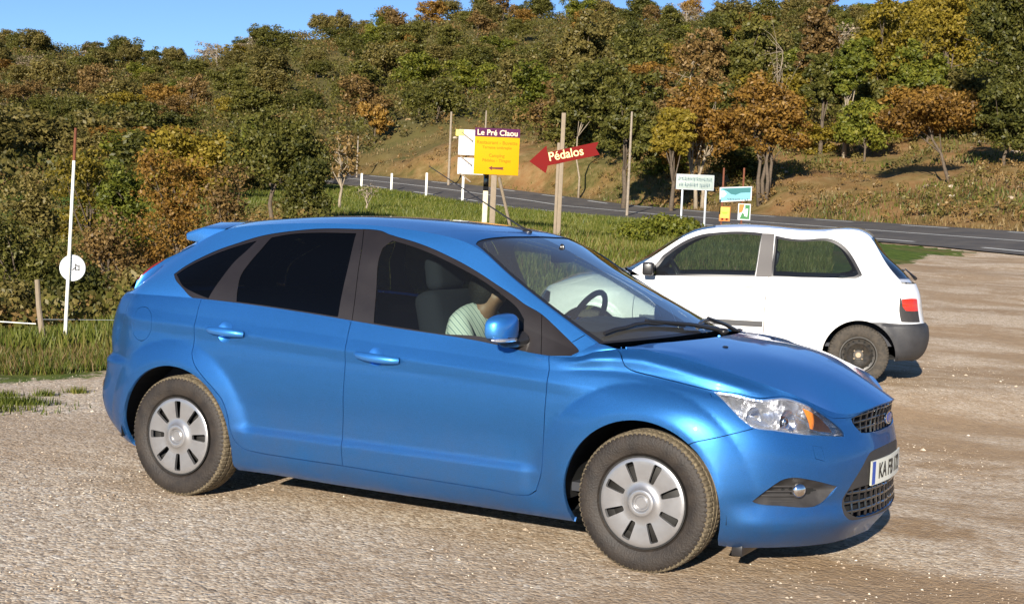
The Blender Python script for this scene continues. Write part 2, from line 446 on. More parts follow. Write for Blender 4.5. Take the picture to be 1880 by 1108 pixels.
# outlines on the body surface: (column,row) coordinates of the control grid
UV={"dlo":[[1.701,7.912],[1.84,8.21],[2.156,8.506],[2.512,8.706],[2.877,8.908],[3.221,9.099],[3.538,9.375],[3.967,9.473],[4.306,9.46],[4.451,9.067],[4.792,8.911],[5.151,8.854],[5.401,8.853],[5.647,8.865],[5.88,8.877],[6.113,8.91],[6.25,8.897],[6.452,9.008],[6.674,8.828],[6.887,8.468],[7.0,8.03],[7.0,7.2],[6.709,6.937],[6.277,6.977],[5.844,7.009],[5.419,6.986],[4.981,7.004],[4.576,6.994],[4.163,6.925],[3.7,6.982],[3.256,7.019],[2.824,7.006],[2.505,7.02],[2.234,7.073],[2.037,7.279],[1.825,7.603]],"glass_f":[[4.578,7.029],[4.517,7.646],[4.429,8.355],[4.425,8.665],[4.5,8.868],[4.818,8.786],[5.178,8.728],[5.446,8.72],[5.742,8.734],[5.997,8.684],[6.188,8.578],[6.296,8.322],[6.377,7.184],[6.231,7.171],[5.833,7.149],[5.407,7.109],[4.971,7.086]],"glass_r":[[2.883,7.077],[2.84,7.381],[2.807,7.784],[2.856,8.147],[2.935,8.489],[3.006,8.838],[3.242,8.944],[3.564,8.995],[4.041,9.03],[4.086,8.464],[4.12,7.767],[4.159,7.081],[3.691,7.066],[3.248,7.086]],"glass_q":[[1.754,7.887],[1.892,8.141],[2.184,8.4],[2.493,8.591],[2.809,8.752],[2.719,8.452],[2.613,8.141],[2.536,7.607],[2.466,7.112],[2.218,7.17],[2.018,7.374]],"gapBtop":[[4.327,6.997],[4.308,7.336],[4.237,8.079],[4.185,8.631],[4.106,9.448]],"gapSail":[[6.452,9.008],[6.611,6.927]],"gapPillar":[[6.881,10.0],[6.875,8.459]],"gapB":[[7.323,6.974],[7.315,6.139],[7.325,4.872],[7.313,3.977],[7.302,3.074],[7.317,1.92]],"gapR":[[5.369,6.902],[5.348,5.981],[5.352,5.585],[5.357,5.225],[5.356,4.933],[5.418,4.605],[5.554,4.287],[5.719,3.951],[5.824,3.711],[5.901,3.3],[5.94,2.815],[5.996,2.317],[6.078,2.046],[6.249,1.927],[6.644,1.886],[7.342,1.881],[7.766,1.847],[8.42,1.809],[9.078,1.774],[9.548,1.772],[9.642,2.017],[9.707,2.684],[9.724,3.773],[9.74,4.934],[9.734,6.457],[9.71,7.0]],"gapW":[[12.009,4.128],[12.111,4.232],[12.424,4.431],[12.846,4.701],[13.399,5.042]],"gapH":[[10.578,7.0],[10.649,6.766],[10.731,6.344],[10.824,6.211],[11.226,6.143],[11.782,6.147],[12.333,6.194],[12.843,6.333],[13.482,6.416],[13.847,6.612],[14.187,6.783],[14.567,6.847],[14.96,6.847],[15.313,6.714],[15.631,6.522],[16.014,6.629],[16.262,6.648]],"gapH2":[[16.262,6.648],[16.549,6.917],[16.994,6.891],[17.657,7.0],[17.895,7.0]],"washer":[[15.006,4.605],[15.071,3.989],[15.363,3.886],[15.264,4.529]],"lamp":[[12.343,6.151],[12.847,6.27],[13.483,6.351],[13.847,6.548],[14.183,6.717],[14.555,6.773],[14.942,6.76],[15.297,6.611],[15.667,6.25],[16.052,5.338],[16.067,5.011],[15.355,5.13],[14.626,5.078],[13.973,5.086],[13.427,5.075],[13.135,5.295],[12.823,5.689],[12.542,6.007]],"amber":[[14.777,6.576],[15.014,6.541],[15.267,6.398],[15.531,5.969],[15.718,5.418],[15.124,5.464],[14.956,5.564],[14.889,6.084]],"pp":[[18.0,4.149],[16.857,3.968],[16.519,3.52],[16.125,2.921],[15.98,2.603],[15.934,2.345],[15.994,2.077],[16.181,1.828],[16.796,1.72],[17.613,1.777]],"lowtop":[[16.125,2.921],[16.844,2.992]],"upg":[[16.265,6.542],[16.371,5.965],[16.622,5.149],[16.737,5.041],[17.396,5.105],[18.0,5.4]],"fog":[[13.404,2.652],[13.759,3.064],[14.135,3.37],[14.421,3.432],[14.915,3.345],[15.758,3.069],[15.596,2.836],[15.281,2.534],[15.023,2.45],[14.067,2.517],[13.513,2.581]],"foglamp":[[14.7,2.983]],"ws":[[0.0,0.057],[0.325,0.0],[0.675,0.0],[1.075,0.0],[1.48,0.024],[1.847,0.02],[2.25,0.0],[2.564,0.009],[3.001,0.133],[2.916,0.638],[2.85,1.459],[2.877,2.637]],"hoodrear":[[0.0,2.05],[0.432,3.0],[1.468,2.435],[2.377,2.695],[3.58,3.0],[5.096,3.0]],"washj":[[5.045,2.208]],"handle_f":[[7.47,5.532],[7.945,5.518],[7.71,5.527]],"handle_r":[[5.584,5.772],[6.075,5.775],[5.842,5.725]],"fuel":[[1.109,5.326],[1.407,5.355],[4.579,5.799],[1.205,5.981],[1.098,4.767]]}
# side columns: x, then (w,z) for rows 0..7
def sidecol(x,ws,zs): return [(x,w,z) for w,z in zip(ws,zs)]
ZB=lambda x: float(np.interp(x,[-3.3,-2.9,-2.5,-2.29,-1.86,-1.41,-1.01,-.63,-.30],[1.03,1.04,1.045,1.04,1.02,.992,.965,.942,.922]))
S=[]
zr=[.24,.28,.36,.47,.60,.78,.92,1.03]
S.append([(x,0,z) for x,z in zip([-3.36,-3.41,-3.455,-3.47,-3.44,-3.41,-3.39,-3.34],zr)])
S.append([(x+.012,.32,z) for x,z in zip([-3.36,-3.41,-3.455,-3.47,-3.44,-3.41,-3.39,-3.34],zr)])
S.append([(x,w,z) for x,w,z in zip([-3.30,-3.34,-3.385,-3.405,-3.375,-3.345,-3.32,-3.27],[.56,.58,.6,.61,.61,.61,.61,.59],zr)])
S.append([(x,w,z) for x,w,z in zip([-3.17,-3.19,-3.23,-3.25,-3.23,-3.215,-3.195,-3.15],[.72,.75,.775,.785,.785,.785,.775,.745],zr)])
S.append([(-2.98,w,z) for w,z in zip([.80,.825,.85,.865,.872,.872,.855,.82],[.22,.25,.33,.45,.60,.78,.92,1.035])])
for x,dw in ((-2.64,0),(-2.2,0),(-1.7,0),(-1.2,0),(-.75,0)):
    b=ZB(x); S.append(sidecol(x,[.80,.843,.872,.885,.902,.903,.887,.862],[.17,.205,.30,.42,.60,.78,.78+(b-.78)*.55,b]))
S.append(sidecol(-.33,[.80,.843,.872,.885,.902,.903,.883,.852],[.17,.205,.30,.42,.60,.765,.86,.925]))
for c in S[:4]:
    for k in range(5): c[k]=(c[k][0]+.035,)+tuple(c[k][1:])
iA=len(S)-1
S.append([(.0,w,z) for w,z in zip([.80,.845,.872,.887,.90,.895,.848,.76],[.17,.205,.30,.42,.60,.755,.858,.975])])
S.append([(.25,w,z) for w,z in zip([.80,.85,.872,.885,.893,.887,.835,.75],[.165,.205,.30,.42,.58,.725,.822,.935])])
S.append([(x,w,z) for x,w,z in [(.42,.76,.155),(.44,.81,.20),(.455,.835,.29),(.455,.845,.42),(.45,.845,.56),(.44,.83,.69),(.43,.785,.783),(.43,.712,.888)]])
S.append([(x,w,z) for x,w,z in [(.55,.67,.155),(.575,.72,.20),(.60,.745,.29),(.605,.755,.42),(.60,.755,.56),(.585,.74,.67),(.575,.705,.745),(.555,.665,.850)]])
S.append([(x,w,z) for x,w,z in [(.66,.55,.155),(.69,.59,.20),(.72,.615,.29),(.725,.622,.42),(.715,.62,.56),(.705,.61,.65),(.70,.598,.712),(.672,.59,.800)]])
S.append([(x,w,z) for x,w,z in [(.745,.40,.155),(.775,.43,.20),(.81,.445,.29),(.815,.45,.42),(.805,.45,.56),(.79,.44,.64),(.78,.43,.69),(.772,.42,.738)]])
S.append([(x,w,z) for x,w,z in [(.795,.2,.155),(.825,.21,.20),(.872,.22,.29),(.882,.222,.42),(.875,.22,.56),(.857,.215,.64),(.853,.21,.70),(.86,.2,.757)]])
S.append([(x,0,z) for x,z in [(.82,.155),(.85,.20),(.89,.29),(.90,.42),(.893,.56),(.868,.64),(.872,.70),(.882,.765)]])
# top patch (windscreen, roof, hatch glass): row-10 edge, two between, centre line
T=[[(-.27,.765,.985),(-.125,.5,1.003),(-.07,.25,1.011),(-.05,0,1.014)],
[(-.50,.74,1.110),(-.43,.47,1.150),(-.38,.24,1.166),(-.36,0,1.17)],
[(-.78,.69,1.268),(-.71,.44,1.288),(-.66,.22,1.301),(-.64,0,1.305)],
[(-1.03,.635,1.400),(-1.0,.42,1.432),(-.98,.21,1.440),(-.97,0,1.443)],
[(-1.28,.61,1.442),(-1.25,.40,1.474),(-1.23,.2,1.486),(-1.22,0,1.489)],
[(-1.62,.60,1.463),(-1.60,.4,1.495),(-1.59,.2,1.506),(-1.59,0,1.509)],
[(-2.0,.595,1.458),(-2.0,.39,1.491),(-2.0,.2,1.503),(-2.0,0,1.507)],
[(-2.4,.585,1.428),(-2.4,.385,1.462),(-2.4,.2,1.475),(-2.4,0,1.480)],
[(-2.64,.578,1.372),(-2.68,.37,1.422),(-2.70,.19,1.438),(-2.70,0,1.442)],
[(-2.78,.582,1.304),(-2.83,.38,1.372),(-2.86,.19,1.392),(-2.87,0,1.398)],
[(-2.93,.602,1.232),(-2.99,.40,1.268),(-3.03,.2,1.283),(-3.04,0,1.288)],
[(-3.06,.645,1.145),(-3.14,.44,1.15),(-3.18,.21,1.153),(-3.19,0,1.155)],
[(-3.12,.70,1.05),(-3.20,.47,1.04),(-3.255,.23,1.034),(-3.28,0,1.03)]]
# side glass rows 8,9,10 for side columns (from column 4 at the rear to iA)
R10=np.array([t[0] for t in T])
def rail(x):
    o=np.argsort(R10[:,0]); return np.array([np.interp(x,R10[o,0],R10[o,k]) for k in range(3)])
railc=cspl(chord(R10),R10,np.linspace(0,chord(R10)[-1],200))
def railx(x):
    o=np.argsort(railc[:,0]); return np.array([np.interp(x,railc[o,0],railc[o,k]) for k in range(3)])
Gc=[]
for k in range(3,iA+1):
    c=np.array(S[k]); b=c[7]
    x={3:-3.12,iA:-.27}.get(k,b[0])
    r=railx(x)
    n9=r+np.array([0,.045,-.045]); m8=(b+n9)/2+np.array([0,.016,0])
    if k==iA: n9=r+(b-r)*.4; m8=r+(b-r)*.7
    if k==3: n9=r+(b-r)*.33; m8=r+(b-r)*.66
    Gc.append(list(c)+[m8,n9,r])
def sstep(t): t=np.clip(t,0,1); return t*t*(3-2*t)
def arch(X,Z,cx,r0,A,ro):
    r=np.hypot(X-cx,Z-.315); 
    t=np.clip((ro-r)/(ro-r0),0,1)
    low=sstep((Z-.20)/.2)
    return A*np.minimum(1,t*1.25)**.8*low
def disp(G):
    G=G.copy(); X,Wd,Z=G[...,0],G[...,1].copy(),G[...,2].copy()
    m=(Wd>.5)
    if G.shape[1]==85:
        fz=sstep((np.arange(85)/12-5.7)/1.3); x7=G[:,84,0]; wt=sstep((x7+.34)/.10)*sstep((.40-x7)/.15)*(G[:,84,1]>.5)
        tw=np.interp(x7,[-.33,-.24,-.142,-.018,.141,.334,.45],[.852,.830,.803,.785,.765,.742,.71])-G[:,84,1]; tz=np.interp(x7,[-.33,-.24,-.142,-.018,.141,.334,.45],[.925,.955,.974,.980,.956,.914,.885])-G[:,84,2]
        G[...,1]+=(wt*tw)[:,None]*fz; G[...,2]+=(wt*tz)[:,None]*fz
        # concave shelf under the bonnet ridge
        vv=np.arange(85)/12; b2=.016*np.exp(-((vv-6.62)/.22)**2)-.007*np.exp(-((vv-6.12)/.16)**2); G[...,1]+=(sstep((x7+.42)/.2)*sstep((.62-x7)/.2)*(G[:,84,1]>.3))[:,None]*b2
        X,Wd,Z=G[...,0],G[...,1].copy(),G[...,2].copy()
    d=arch(X,Z,.015,.37,.026,.52)*sstep((.62-X)/.25)+arch(X,Z,-2.62,.37,.026,.50)
    # shoulder line and lower door moulding
    zc=np.interp(X,[-3.2,-2.9,-2.5,-1.5,-.45,-.1],[.915,.912,.90,.855,.81,.79])
    on=sstep((X+3.3)/.2)*sstep((-.05-X)/.4)
    d+=on*.010*np.clip(1-np.abs(Z-zc)/.055,0,1)*np.where(Z>zc,1,1)
    on2=sstep((X+2.25)/.15)*sstep((-.42-X)/.15)
    d+=on2*(.016*sstep((.43-Z)/.05)*sstep((Z-.2)/.1)-.006*np.exp(-((Z-.52)/.08)**2))
    G[...,1]=Wd+np.where(m,d,0)
    fr=sstep((X-.36)/.2); lip=.016*np.exp(-((Z-.265)/.05)**2)-.008*np.exp(-((Z-.365)/.035)**2)*np.clip(Wd/.5,0,1); fx=X+.1; FL_=np.hypot(fx,Wd)+1e-6; G[...,0]+=fr*lip*fx/FL_; G[...,1]+=fr*lip*Wd/FL_*np.clip(Wd/.3,0,1)
    rr=sstep((-2.9-X)/.25); up=sstep((Z-.66)/.035)
    cx=-2.6; k=rr*(.012+.035*up)
    vx=X-cx; L=np.hypot(vx,Wd)+1e-6
    G[...,0]-=k*vx/L; G[...,1]-=k*Wd/L*np.clip((Wd)/.4,0,1)
    return G
NV=8

ext=[]
for i,c in enumerate(S):
    ext.append(Gc[i-3] if 3<=i<=iA else c)
PS=Patch(ext,disp=disp,rows=8)                 # ring: bumper, doors, wings
PG=Patch(Gc,disp=disp)                         # side incl. glass band; rows 0..10, columns offset 3
PT=Patch(T)
def zc_(x): return float(np.interp(x,[-.2,-.12,0,.15,.3,.5,.7,.8,.86,.90],[1.02,1.017,1.01,.998,.978,.938,.873,.83,.79,.755]))
def hc_(x): return float(np.interp(x,[0,.14,.33,.52,.7],[.020,.023,.036,.048,.05]))
def hoodcols():
    cow={12:(-.10,.74),13:(-.075,.63),14:(-.02,.5),15:(.005,.4),16:(.02,.3),17:(.03,.2),18:(.035,.1),19:(.035,0)}
    u0=iA+.55; p=PS.ev(u0,7.0); cols=[[p,p+[.003,-.008,.003],p+[.006,-.016,.006],p+[.01,-.025,.008]]]
    r7=lambda i: PS.ev(float(i),7.0)
    for i in range(iA+1,len(S)):
        a=r7(i); cx,cw=cow[i-(iA+1)+12]; c=np.array([cx,cw,zc_(cx)-hc_(cx)*(cw/.6)**2.2])
        q=[a]
        for t in (.33,.67):
            x=a[0]+(cx-a[0])*t; w=a[1]+(cw-a[1])*t
            q.append(np.array([x,w,zc_(x)-.96*hc_(x)*(w/.6)**2.2]))
        q.append(c); cols.append(q)
    return cols
PH=Patch(hoodcols())

# ================================================================ BLUE HATCHBACK
def gfix():
    m=PG.m; j7=7*m
    i0=3*PS.n
    A=PG.G; B=PS.G
    for i in range(A.shape[0]):
        d=B[i0+i,j7]-A[i,j7]
        for j in range(j7,A.shape[1]):
            A[i,j]+=d*max(0,1-(j-j7)/m)
    E=PT.G[:,0]; E=E[np.argsort(E[:,0])]
    for i in range(A.shape[0]):
        k=A.shape[1]-1; e=A[i,k].copy(); d2=np.array([np.interp(e[0],E[:,0],E[:,q]) for q in range(3)])-e
        for j in range(j7,k+1): A[i,j]+=d2*max(0,1-(k-j)/(1.2*m))
gfix()
def hfix():
    A=PH.G; m=PH.m
    for i in range(A.shape[0]):
        uh=i/PH.n; up=iA+.55+.45*uh if uh<1 else iA+uh
        d=PS.ev(min(up,PS.nu-1e-6),7.0-1e-6)-A[i,0]
        for j in range(m): A[i,j]+=d*(1-j/m)
hfix()
class Sub: pass
PG2=Sub(); PG2.__dict__.update(PG.__dict__); PG2.G=PG.G[:,7*PG.m:]; PG2.nv=3; PG2.ev=lambda u,v: Patch.ev(PG2,u,v)
skS,skG,skT,skH=Skin(PS),Skin(PG2),Skin(PT),Skin(PH)
def g7(p): return [(u,max(0,v-7) if v>7.12 else 0.0) for u,v in p]
U=UV
car=empty('parked_car',(0,0,0),0,'shiny metallic blue five-door hatchback parked in front on the gravel','car')
# ---- lower body
def arch_hole(cx,r):
    P=[find_side(PS,cx+r*math.cos(a),.315+r*math.sin(a)) for a in np.linspace(R(-18),R(198),44)]
    return [(P[0][0],-.3)]+P+[(P[-1][0],-.3)]
def circ(P,x,z,r,n=20):
    u0,v0=find_side(P,x,z); sk=skS; c=sk.ab([(u0,v0)])[0]
    return [tuple(sk.uv([c+r*np.array([math.cos(a),math.sin(a)])])[0]) for a in np.linspace(0,2*np.pi,n+1)[:-1]]
hf,hr=U['handle_f'],U['handle_r']
def circ_uv(uv,r,n=18):
    c=skS.ab([uv])[0]; return [tuple(skS.uv([c+r*np.array([math.cos(a),math.sin(a)])])[0]) for a in np.linspace(0,2*np.pi,n+1)[:-1]]
cf=((hf[0][0]+hf[1][0])/2-.03,5.53); cr=((hr[0][0]+hr[1][0])/2-.03,5.76)
def inset(uv,d):
    q=resample(smooth_poly(skS.ab(uv),True),.006,True); t=np.roll(q,-1,0)-np.roll(q,1,0); t/=np.linalg.norm(t,axis=1)[:,None]
    area=np.sum(q[:,0]*np.roll(q[:,1],-1)-np.roll(q[:,0],-1)*q[:,1]); sg=1 if area>0 else -1
    r=q+sg*d*np.c_[-t[:,1],t[:,0]]
    D=np.min(np.hypot(r[:,None,0]-q[None,:,0],r[:,None,1]-q[None,:,1]),axis=1); r=r[D>d*.93]
    return [tuple(x) for x in skS.uv(r)]
regS=dict(
 amber=U['amber'], lamp_in=inset(U['lamp'],.008),
 cup_f=circ_uv(cf,.047), cup_r=circ_uv(cr,.047),
 lamp=U['lamp'],
 upg=[(16.29,6.55),(16.366,5.977),(16.621,5.15),(16.95,5.04),(17.4,4.99),(18,4.97),(18,6.86),(17.5,6.86),(16.994,6.86),(16.571,6.84)],
 lowg=[(16.12,2.85),(16.5,2.93),(16.841,2.95),(17.4,2.98),(18,3.0),(18,1.85),(17,1.8),(16.4,1.9),(16.1,2.15),(15.99,2.45)],
 fog=U['fog'],
 reflector=[(2.05,3.2),(2.75,3.25),(2.75,3.55),(2.05,3.5)],
 pp=U['pp'][1:9]+[(17.934,1.627),(18,1.627),(18,4.149)])
gapH=[(10.54,7.0)]+U['gapH'][1:]+[tuple(U['gapH2'][1]),(16.994,6.88),(17.5,6.88),(18,6.88)]
gapsS=[U['gapB'][:-1]+[(7.317,1.86)],[(5.372,7.0)]+U['gapR'],U['gapW']+[(13.46,5.10)],gapH,[(12.29,6.07),(12.36,5.95)],
 (U['washer']+[U['washer'][0]],.0012),(circ(PS,-2.86,.89,.078)+[circ(PS,-2.86,.89,.078)[0]],.0016),
 ([(4.02,6.98),(3.4,5.2),(3.0,4.45),(2.2,4.35),(0,4.35)],.0016)]
ov,F,lab,cen=cut(skS,.016,regS,gapsS,holes=[arch_hole(.03,.368),arch_hole(-2.605,.372)])
free=(lab=='')
comp=components(F,free)
def seed(u,v):
    c=skS.ab([(u,v)])[0]; i=np.argmin(np.where(free,np.hypot(*(cen-c).T),9)); return comp[i]
def fs(x,z): return find_side(PS,x,z)
cid={'front_door':seed(*fs(-1.0,.6)),'rear_door':seed(*fs(-2.0,.7)),'hood':seed(14.,6.95),'front_bumper':seed(14.5,4.2),'washer_cover':seed(15.2,4.2),'fuel':seed(*fs(-2.86,.89)),'rear_bumper':seed(1.0,3.0)}
FL=.022
P_=lambda mask,**k: lift(skS,ov,F[mask],**k)
m_named=np.zeros(len(F),bool)
pan={}
for k,c in cid.items():
    mk_=(comp==c)&free; m_named|=mk_; pan[k]=mk_
bodymask=free&~m_named
bodyS=P_(bodymask,flange=FL)
def bowl(cuv,r,d):
    c=skS.ab([cuv])[0]
    return lambda ab: d*np.clip(1-(np.hypot(*(ab-c).T)/r)**2,0,1)**.8
cupF=P_(lab=='cup_f',depthfn=bowl(cf,.048,.026)); cupR=P_(lab=='cup_r',depthfn=bowl(cr,.048,.026))
# ---- glass band
regG=dict(glass_f=g7(U['glass_f']),glass_r=g7(U['glass_r']),glass_q=g7(U['glass_q']))
regG={k:[(u,max(v,.03)) for u,v in p] for k,p in regG.items()}
dl=[(u,v) for u,v in U['dlo']]; dl[19:22]=[(6.90,8.42),(6.965,8.1),(6.95,7.13)]
dlo=[(u,(v-7) if v>7.12 else 0.0) for u,v in dl]
regG['tail']=[(.02,2.82),(.5,2.84),(1.0,2.88),(1.1,3.0),(.02,3.0)]
gG=[(g7(U['gapBtop']),.0016),(g7(U['gapSail']),.0016)]
ovg,Fg,labg,ceng=cut(skG,.014,regG,gG+[([(6.878,3.0),(6.85,1.6)],.0016)])
indlo=inpoly(ceng,resample(smooth_poly(skG.ab(dlo),True),.01,True))
# cut again with the outline itself so its edge is clean
regG2=dict(regG); regG2['~dlo']=dlo
def cutG():
    ov,F,lab,cen=cut(skG,.014,regG2,gG+[([(6.878,3.0),(6.85,1.6)],.0016)])
    # seams run over the black trim too
    for g,w in gG:
        q=resample(smooth_poly(skG.ab(g),False),.01,False); m=inpoly(cen,ribbon(q,w))&(lab=='~dlo'); lab[m]='_gap'
    return ov,F,lab,cen
ovg,Fg,labg,ceng=cutG()
G_=lambda mask,**k: lift(skG,ovg,Fg[mask],**k)
bodyG=G_(labg=='')
trimG=G_(labg=='~dlo',off=-.002)
# ---- top
regT=dict(wind=[(.05,.17),(.6,.15),(1.5,.15),(2.4,.15),(2.8,.19),(2.93,.4),(2.93,1.2),(2.93,3.0),(.05,3.0)],
 hatch=[(9.35,.55),(9.3,1.2),(9.3,3.0),(11.75,3.0),(11.75,1.2),(11.6,.62),(10.5,.5)],
 tail=[(8.9,0.0),(9.4,.22),(11.6,.34),(11.95,.3),(11.95,0.0)])
regT['~seal']=[(0,.05),(1.5,.04),(2.6,.05),(2.92,.12),(3.0,.35),(3.0,1.2),(3.0,3.0),(0,3.0)]
regT['~hseal']=[(9.2,.4),(9.2,3.0),(11.9,3.0),(11.9,.45)]
ovt,Ft,labt,cent=cut(skT,.02,regT,[])
T_=lambda mask,**k: lift(skT,ovt,Ft[mask],**k)
bodyT=T_(labt=='')
# ---- bonnet top
hr_=[(-.2,3.0)]
regH={'~void':[(0,0),(.42,0),(.42,3),(0,3)],'~cowl':[(.5,2.97),(1.5,2.97),(3,2.95),(5,2.92),(8,2.90),(8,3.0),(.5,3.0)]}
ovh,Fh_,labh,cenh=cut(skH,.016,regH,[])
H_=lambda mask,**k: lift(skH,ovh,Fh_[mask],**k)
def fillet():
    V=[];Fq=[];n=14;m=5
    for i in range(n+1):
        t=i/n; a=PS.ev(iA+.55*t,7.0); e0=PT.ev(0,0.02); e1=PH.ev(0,0); b=e0*(1-t)+e1*t; b=b+np.array([0,.01,.004])*math.sin(math.pi*t)
        for j in range(m+1):
            k=j/m; V.append((a*(1-k)+b*k+np.array([0,.012,.006])*math.sin(math.pi*k)*(1-t))*[1,-1,1])
    V=np.array(V)
    Fq=[(i*(m+1)+j,(i+1)*(m+1)+j,(i+1)*(m+1)+j+1,i*(m+1)+j+1) for i in range(n) for j in range(m)]
    N=np.zeros((len(V),3))
    for f in Fq:
        q=np.cross(V[f[1]]-V[f[0]],V[f[3]]-V[f[0]])
        for i in f: N[i]+=q
    N/=np.linalg.norm(N,axis=1)[:,None]+1e-12
    if N[:,2].sum()<0: N=-N; Fq=[f[::-1] for f in Fq]
    return V,Fq,N
fill_=fillet()
def both(*gs):
    gs=list(gs); return join(gs+[mirror(g) for g in gs])
body=put('body',both(fill_,bodyS,P_(pan['fuel'],flange=FL),bodyG,bodyT,P_(pan['rear_bumper'],flange=FL)),M['blue'],car)
hood=put('hood',both(P_(pan['hood'],flange=.015),H_(labh=='',flange=.012)),M['blue'],car)
bump=put('front_bumper',both(P_(pan['front_bumper'],flange=FL),P_(pan['washer_cover'],flange=.01)),M['blue'],car)
# washer jet on the bonnet
for s_ in(1,-1):
    jet=MB(); p=PH.ev(5.18,2.2); jet.ell((p[0],-s_*p[1],p[2]+.002),(.014,.018,.005),12,6); autosmooth(jet.build('washer_jet',M['black'],hood,True))
def lensfn(sk,poly,d):
    """depth that grows from 0 at the outline to d inside"""
    q=resample(sk.ab(poly),.01,True)
    def f(ab):
        D=np.min(np.hypot(ab[:,None,0]-q[None,:,0],ab[:,None,1]-q[None,:,1]),axis=1)
        return d*np.clip(D/.035,0,1)**.7
    return f
for s,name in ((1,''),(-1,'')):
    mm=(lambda g:g) if s==1 else mirror
    # doors
    for dn,cup,cen_,h,w1,w2 in (('door',cupF,cf,hf,'glass_f','glass'),('door',cupR,cr,hr,'glass_r','tint')):
        key='front_door' if dn=='door' and cup is cupF else 'rear_door'
        d=put('door',mm(join([P_(pan[key],flange=FL),cup])),M['blue'],car)
        put('window',mm(G_(labg==w1,off=-.004)),M[w2],d)
        # handle: a bar over the cup
        p=skS.pos(skS.ab([h[0]]))[0]; q=skS.pos(skS.ab([h[1]]))[0]; n=skS.nrm(skS.ab([cen_]))[0]
        b=MB(); pts=[];rr=[]
        for t in np.linspace(0,1,13):
            k=math.sin(math.pi*min(1,max(0,t)))**.5
            pts.append(p+(q-p)*t+n*(.006+.028*k)+np.array([0,0,-.004*t])); rr.append(.009+.0135*math.sin(math.pi*(.12+.76*t))**.6)
        b.tube([tuple(x) for x in pts],rr,12)
        if s==-1: b.V=[(v[0],-v[1],v[2]) for v in b.V]; b.F=[f[::-1] for f in b.F]
        autosmooth(b.build('handle',M['blue'],d,True),60)
    put('window_trim',mm(trimG),M['pillar'],car)
    put('quarter_window',mm(G_(labg=='glass_q',off=-.004)),M['tint'],car)
    put('tail_light',join([mm(G_(labg=='tail',off=.004)),mm(T_(labt=='tail',off=.004))]),M['redlens'],car)
    put('rear_reflector',mm(P_(lab=='reflector',off=.003)),M['redlens'],car)
    # headlight: clear lens over a silvered bowl
    hl=put('headlight',mm(P_(np.isin(lab,['lamp','lamp_in','amber']),depthfn=lensfn(skS,U['lamp'],.075))),M['lampin'],car)
    put('lens',mm(P_(np.isin(lab,['lamp','lamp_in','amber']),off=-.001)),M['clear'],hl)
    put('bezel',mm(P_(lab=='lamp',off=-.004,flange=.02)),M['lampin'],hl)
    put('indicator',mm(P_(lab=='amber',off=-.012)),M['amber'],hl)
    rb=MB()
    for (u,v,rad,dep) in ((13.35,5.72,.052,.045),(14.25,5.85,.058,.05)):
        c=skS.pos(skS.ab([(u,v)]))[0]; n=skS.nrm(skS.ab([(u,v)]))[0]
        ax=Vector((.93,-.30,.06)).normalized(); Q=Vector((0,0,1)).rotation_difference(ax).to_matrix()
        o_=Vector(c)-Vector(n)*.062
        V=[];Fc=[];nn=20
        for i in range(7):
            t=i/6; r_=rad*t**.6; hgt=dep*t
            for j in range(nn):
                a=2*math.pi*j/nn; V.append(o_+Q@Vector((r_*math.cos(a),r_*math.sin(a),hgt-.02)))
        for i in range(6):
            for j in range(nn): Fc.append((i*nn+j,i*nn+(j+1)%nn,(i+1)*nn+(j+1)%nn,(i+1)*nn+j))
        rb.add(V,Fc); 
    if s==-1: rb.V=[(v[0],-v[1],v[2]) for v in rb.V]
    autosmooth(rb.build('reflector',M['reflector'],hl,True),60)
    bl=MB(); c=skS.pos(skS.ab([(14.25,5.85)]))[0]; n=skS.nrm(skS.ab([(14.25,5.85)]))[0]
    bl.ell(tuple(c-n*.045),(.024,.024,.024))
    if s==-1: bl.V=[(v[0],-v[1],v[2]) for v in bl.V]
    autosmooth(bl.build('bulb',M['chrome'],hl,True),60)
    # fog lamp recess with slats
    fg=put('fog_recess',mm(P_(lab=='fog',depthfn=lensfn(skS,U['fog'],.045),flange=0)),M['plastic'],car)
    c=skS.pos(skS.ab([U['foglamp'][0]]))[0]; n=skS.nrm(skS.ab([U['foglamp'][0]]))[0]
    fl=MB(); ax=Vector((.8,-.6,0)); Q=Vector((0,0,1)).rotation_difference(ax.normalized()).to_matrix()
    fl.ell(tuple(c-n*.03),(.036,.036,.022),20,10,rot=Q)
    if s==-1: fl.V=[(v[0],-v[1],v[2]) for v in fl.V]
    autosmooth(fl.build('fog_lamp',M['chrome'],fg,True),60)
    sl=MB()
    for k in range(4):
        v=2.62+.17*k; pts=[]
        for u in np.linspace(13.55+.1*k,14.55,6):
            x=skS.pos(skS.ab([(u,v)]))[0]; nn_=skS.nrm(skS.ab([(u,v)]))[0]; pts.append(tuple(x-nn_*.022))
        sl.tube(pts,.004,6)
    if s==-1: sl.V=[(v[0],-v[1],v[2]) for v in sl.V]
    autosmooth(sl.build('slat',M['plastic'],fg,True),60); 
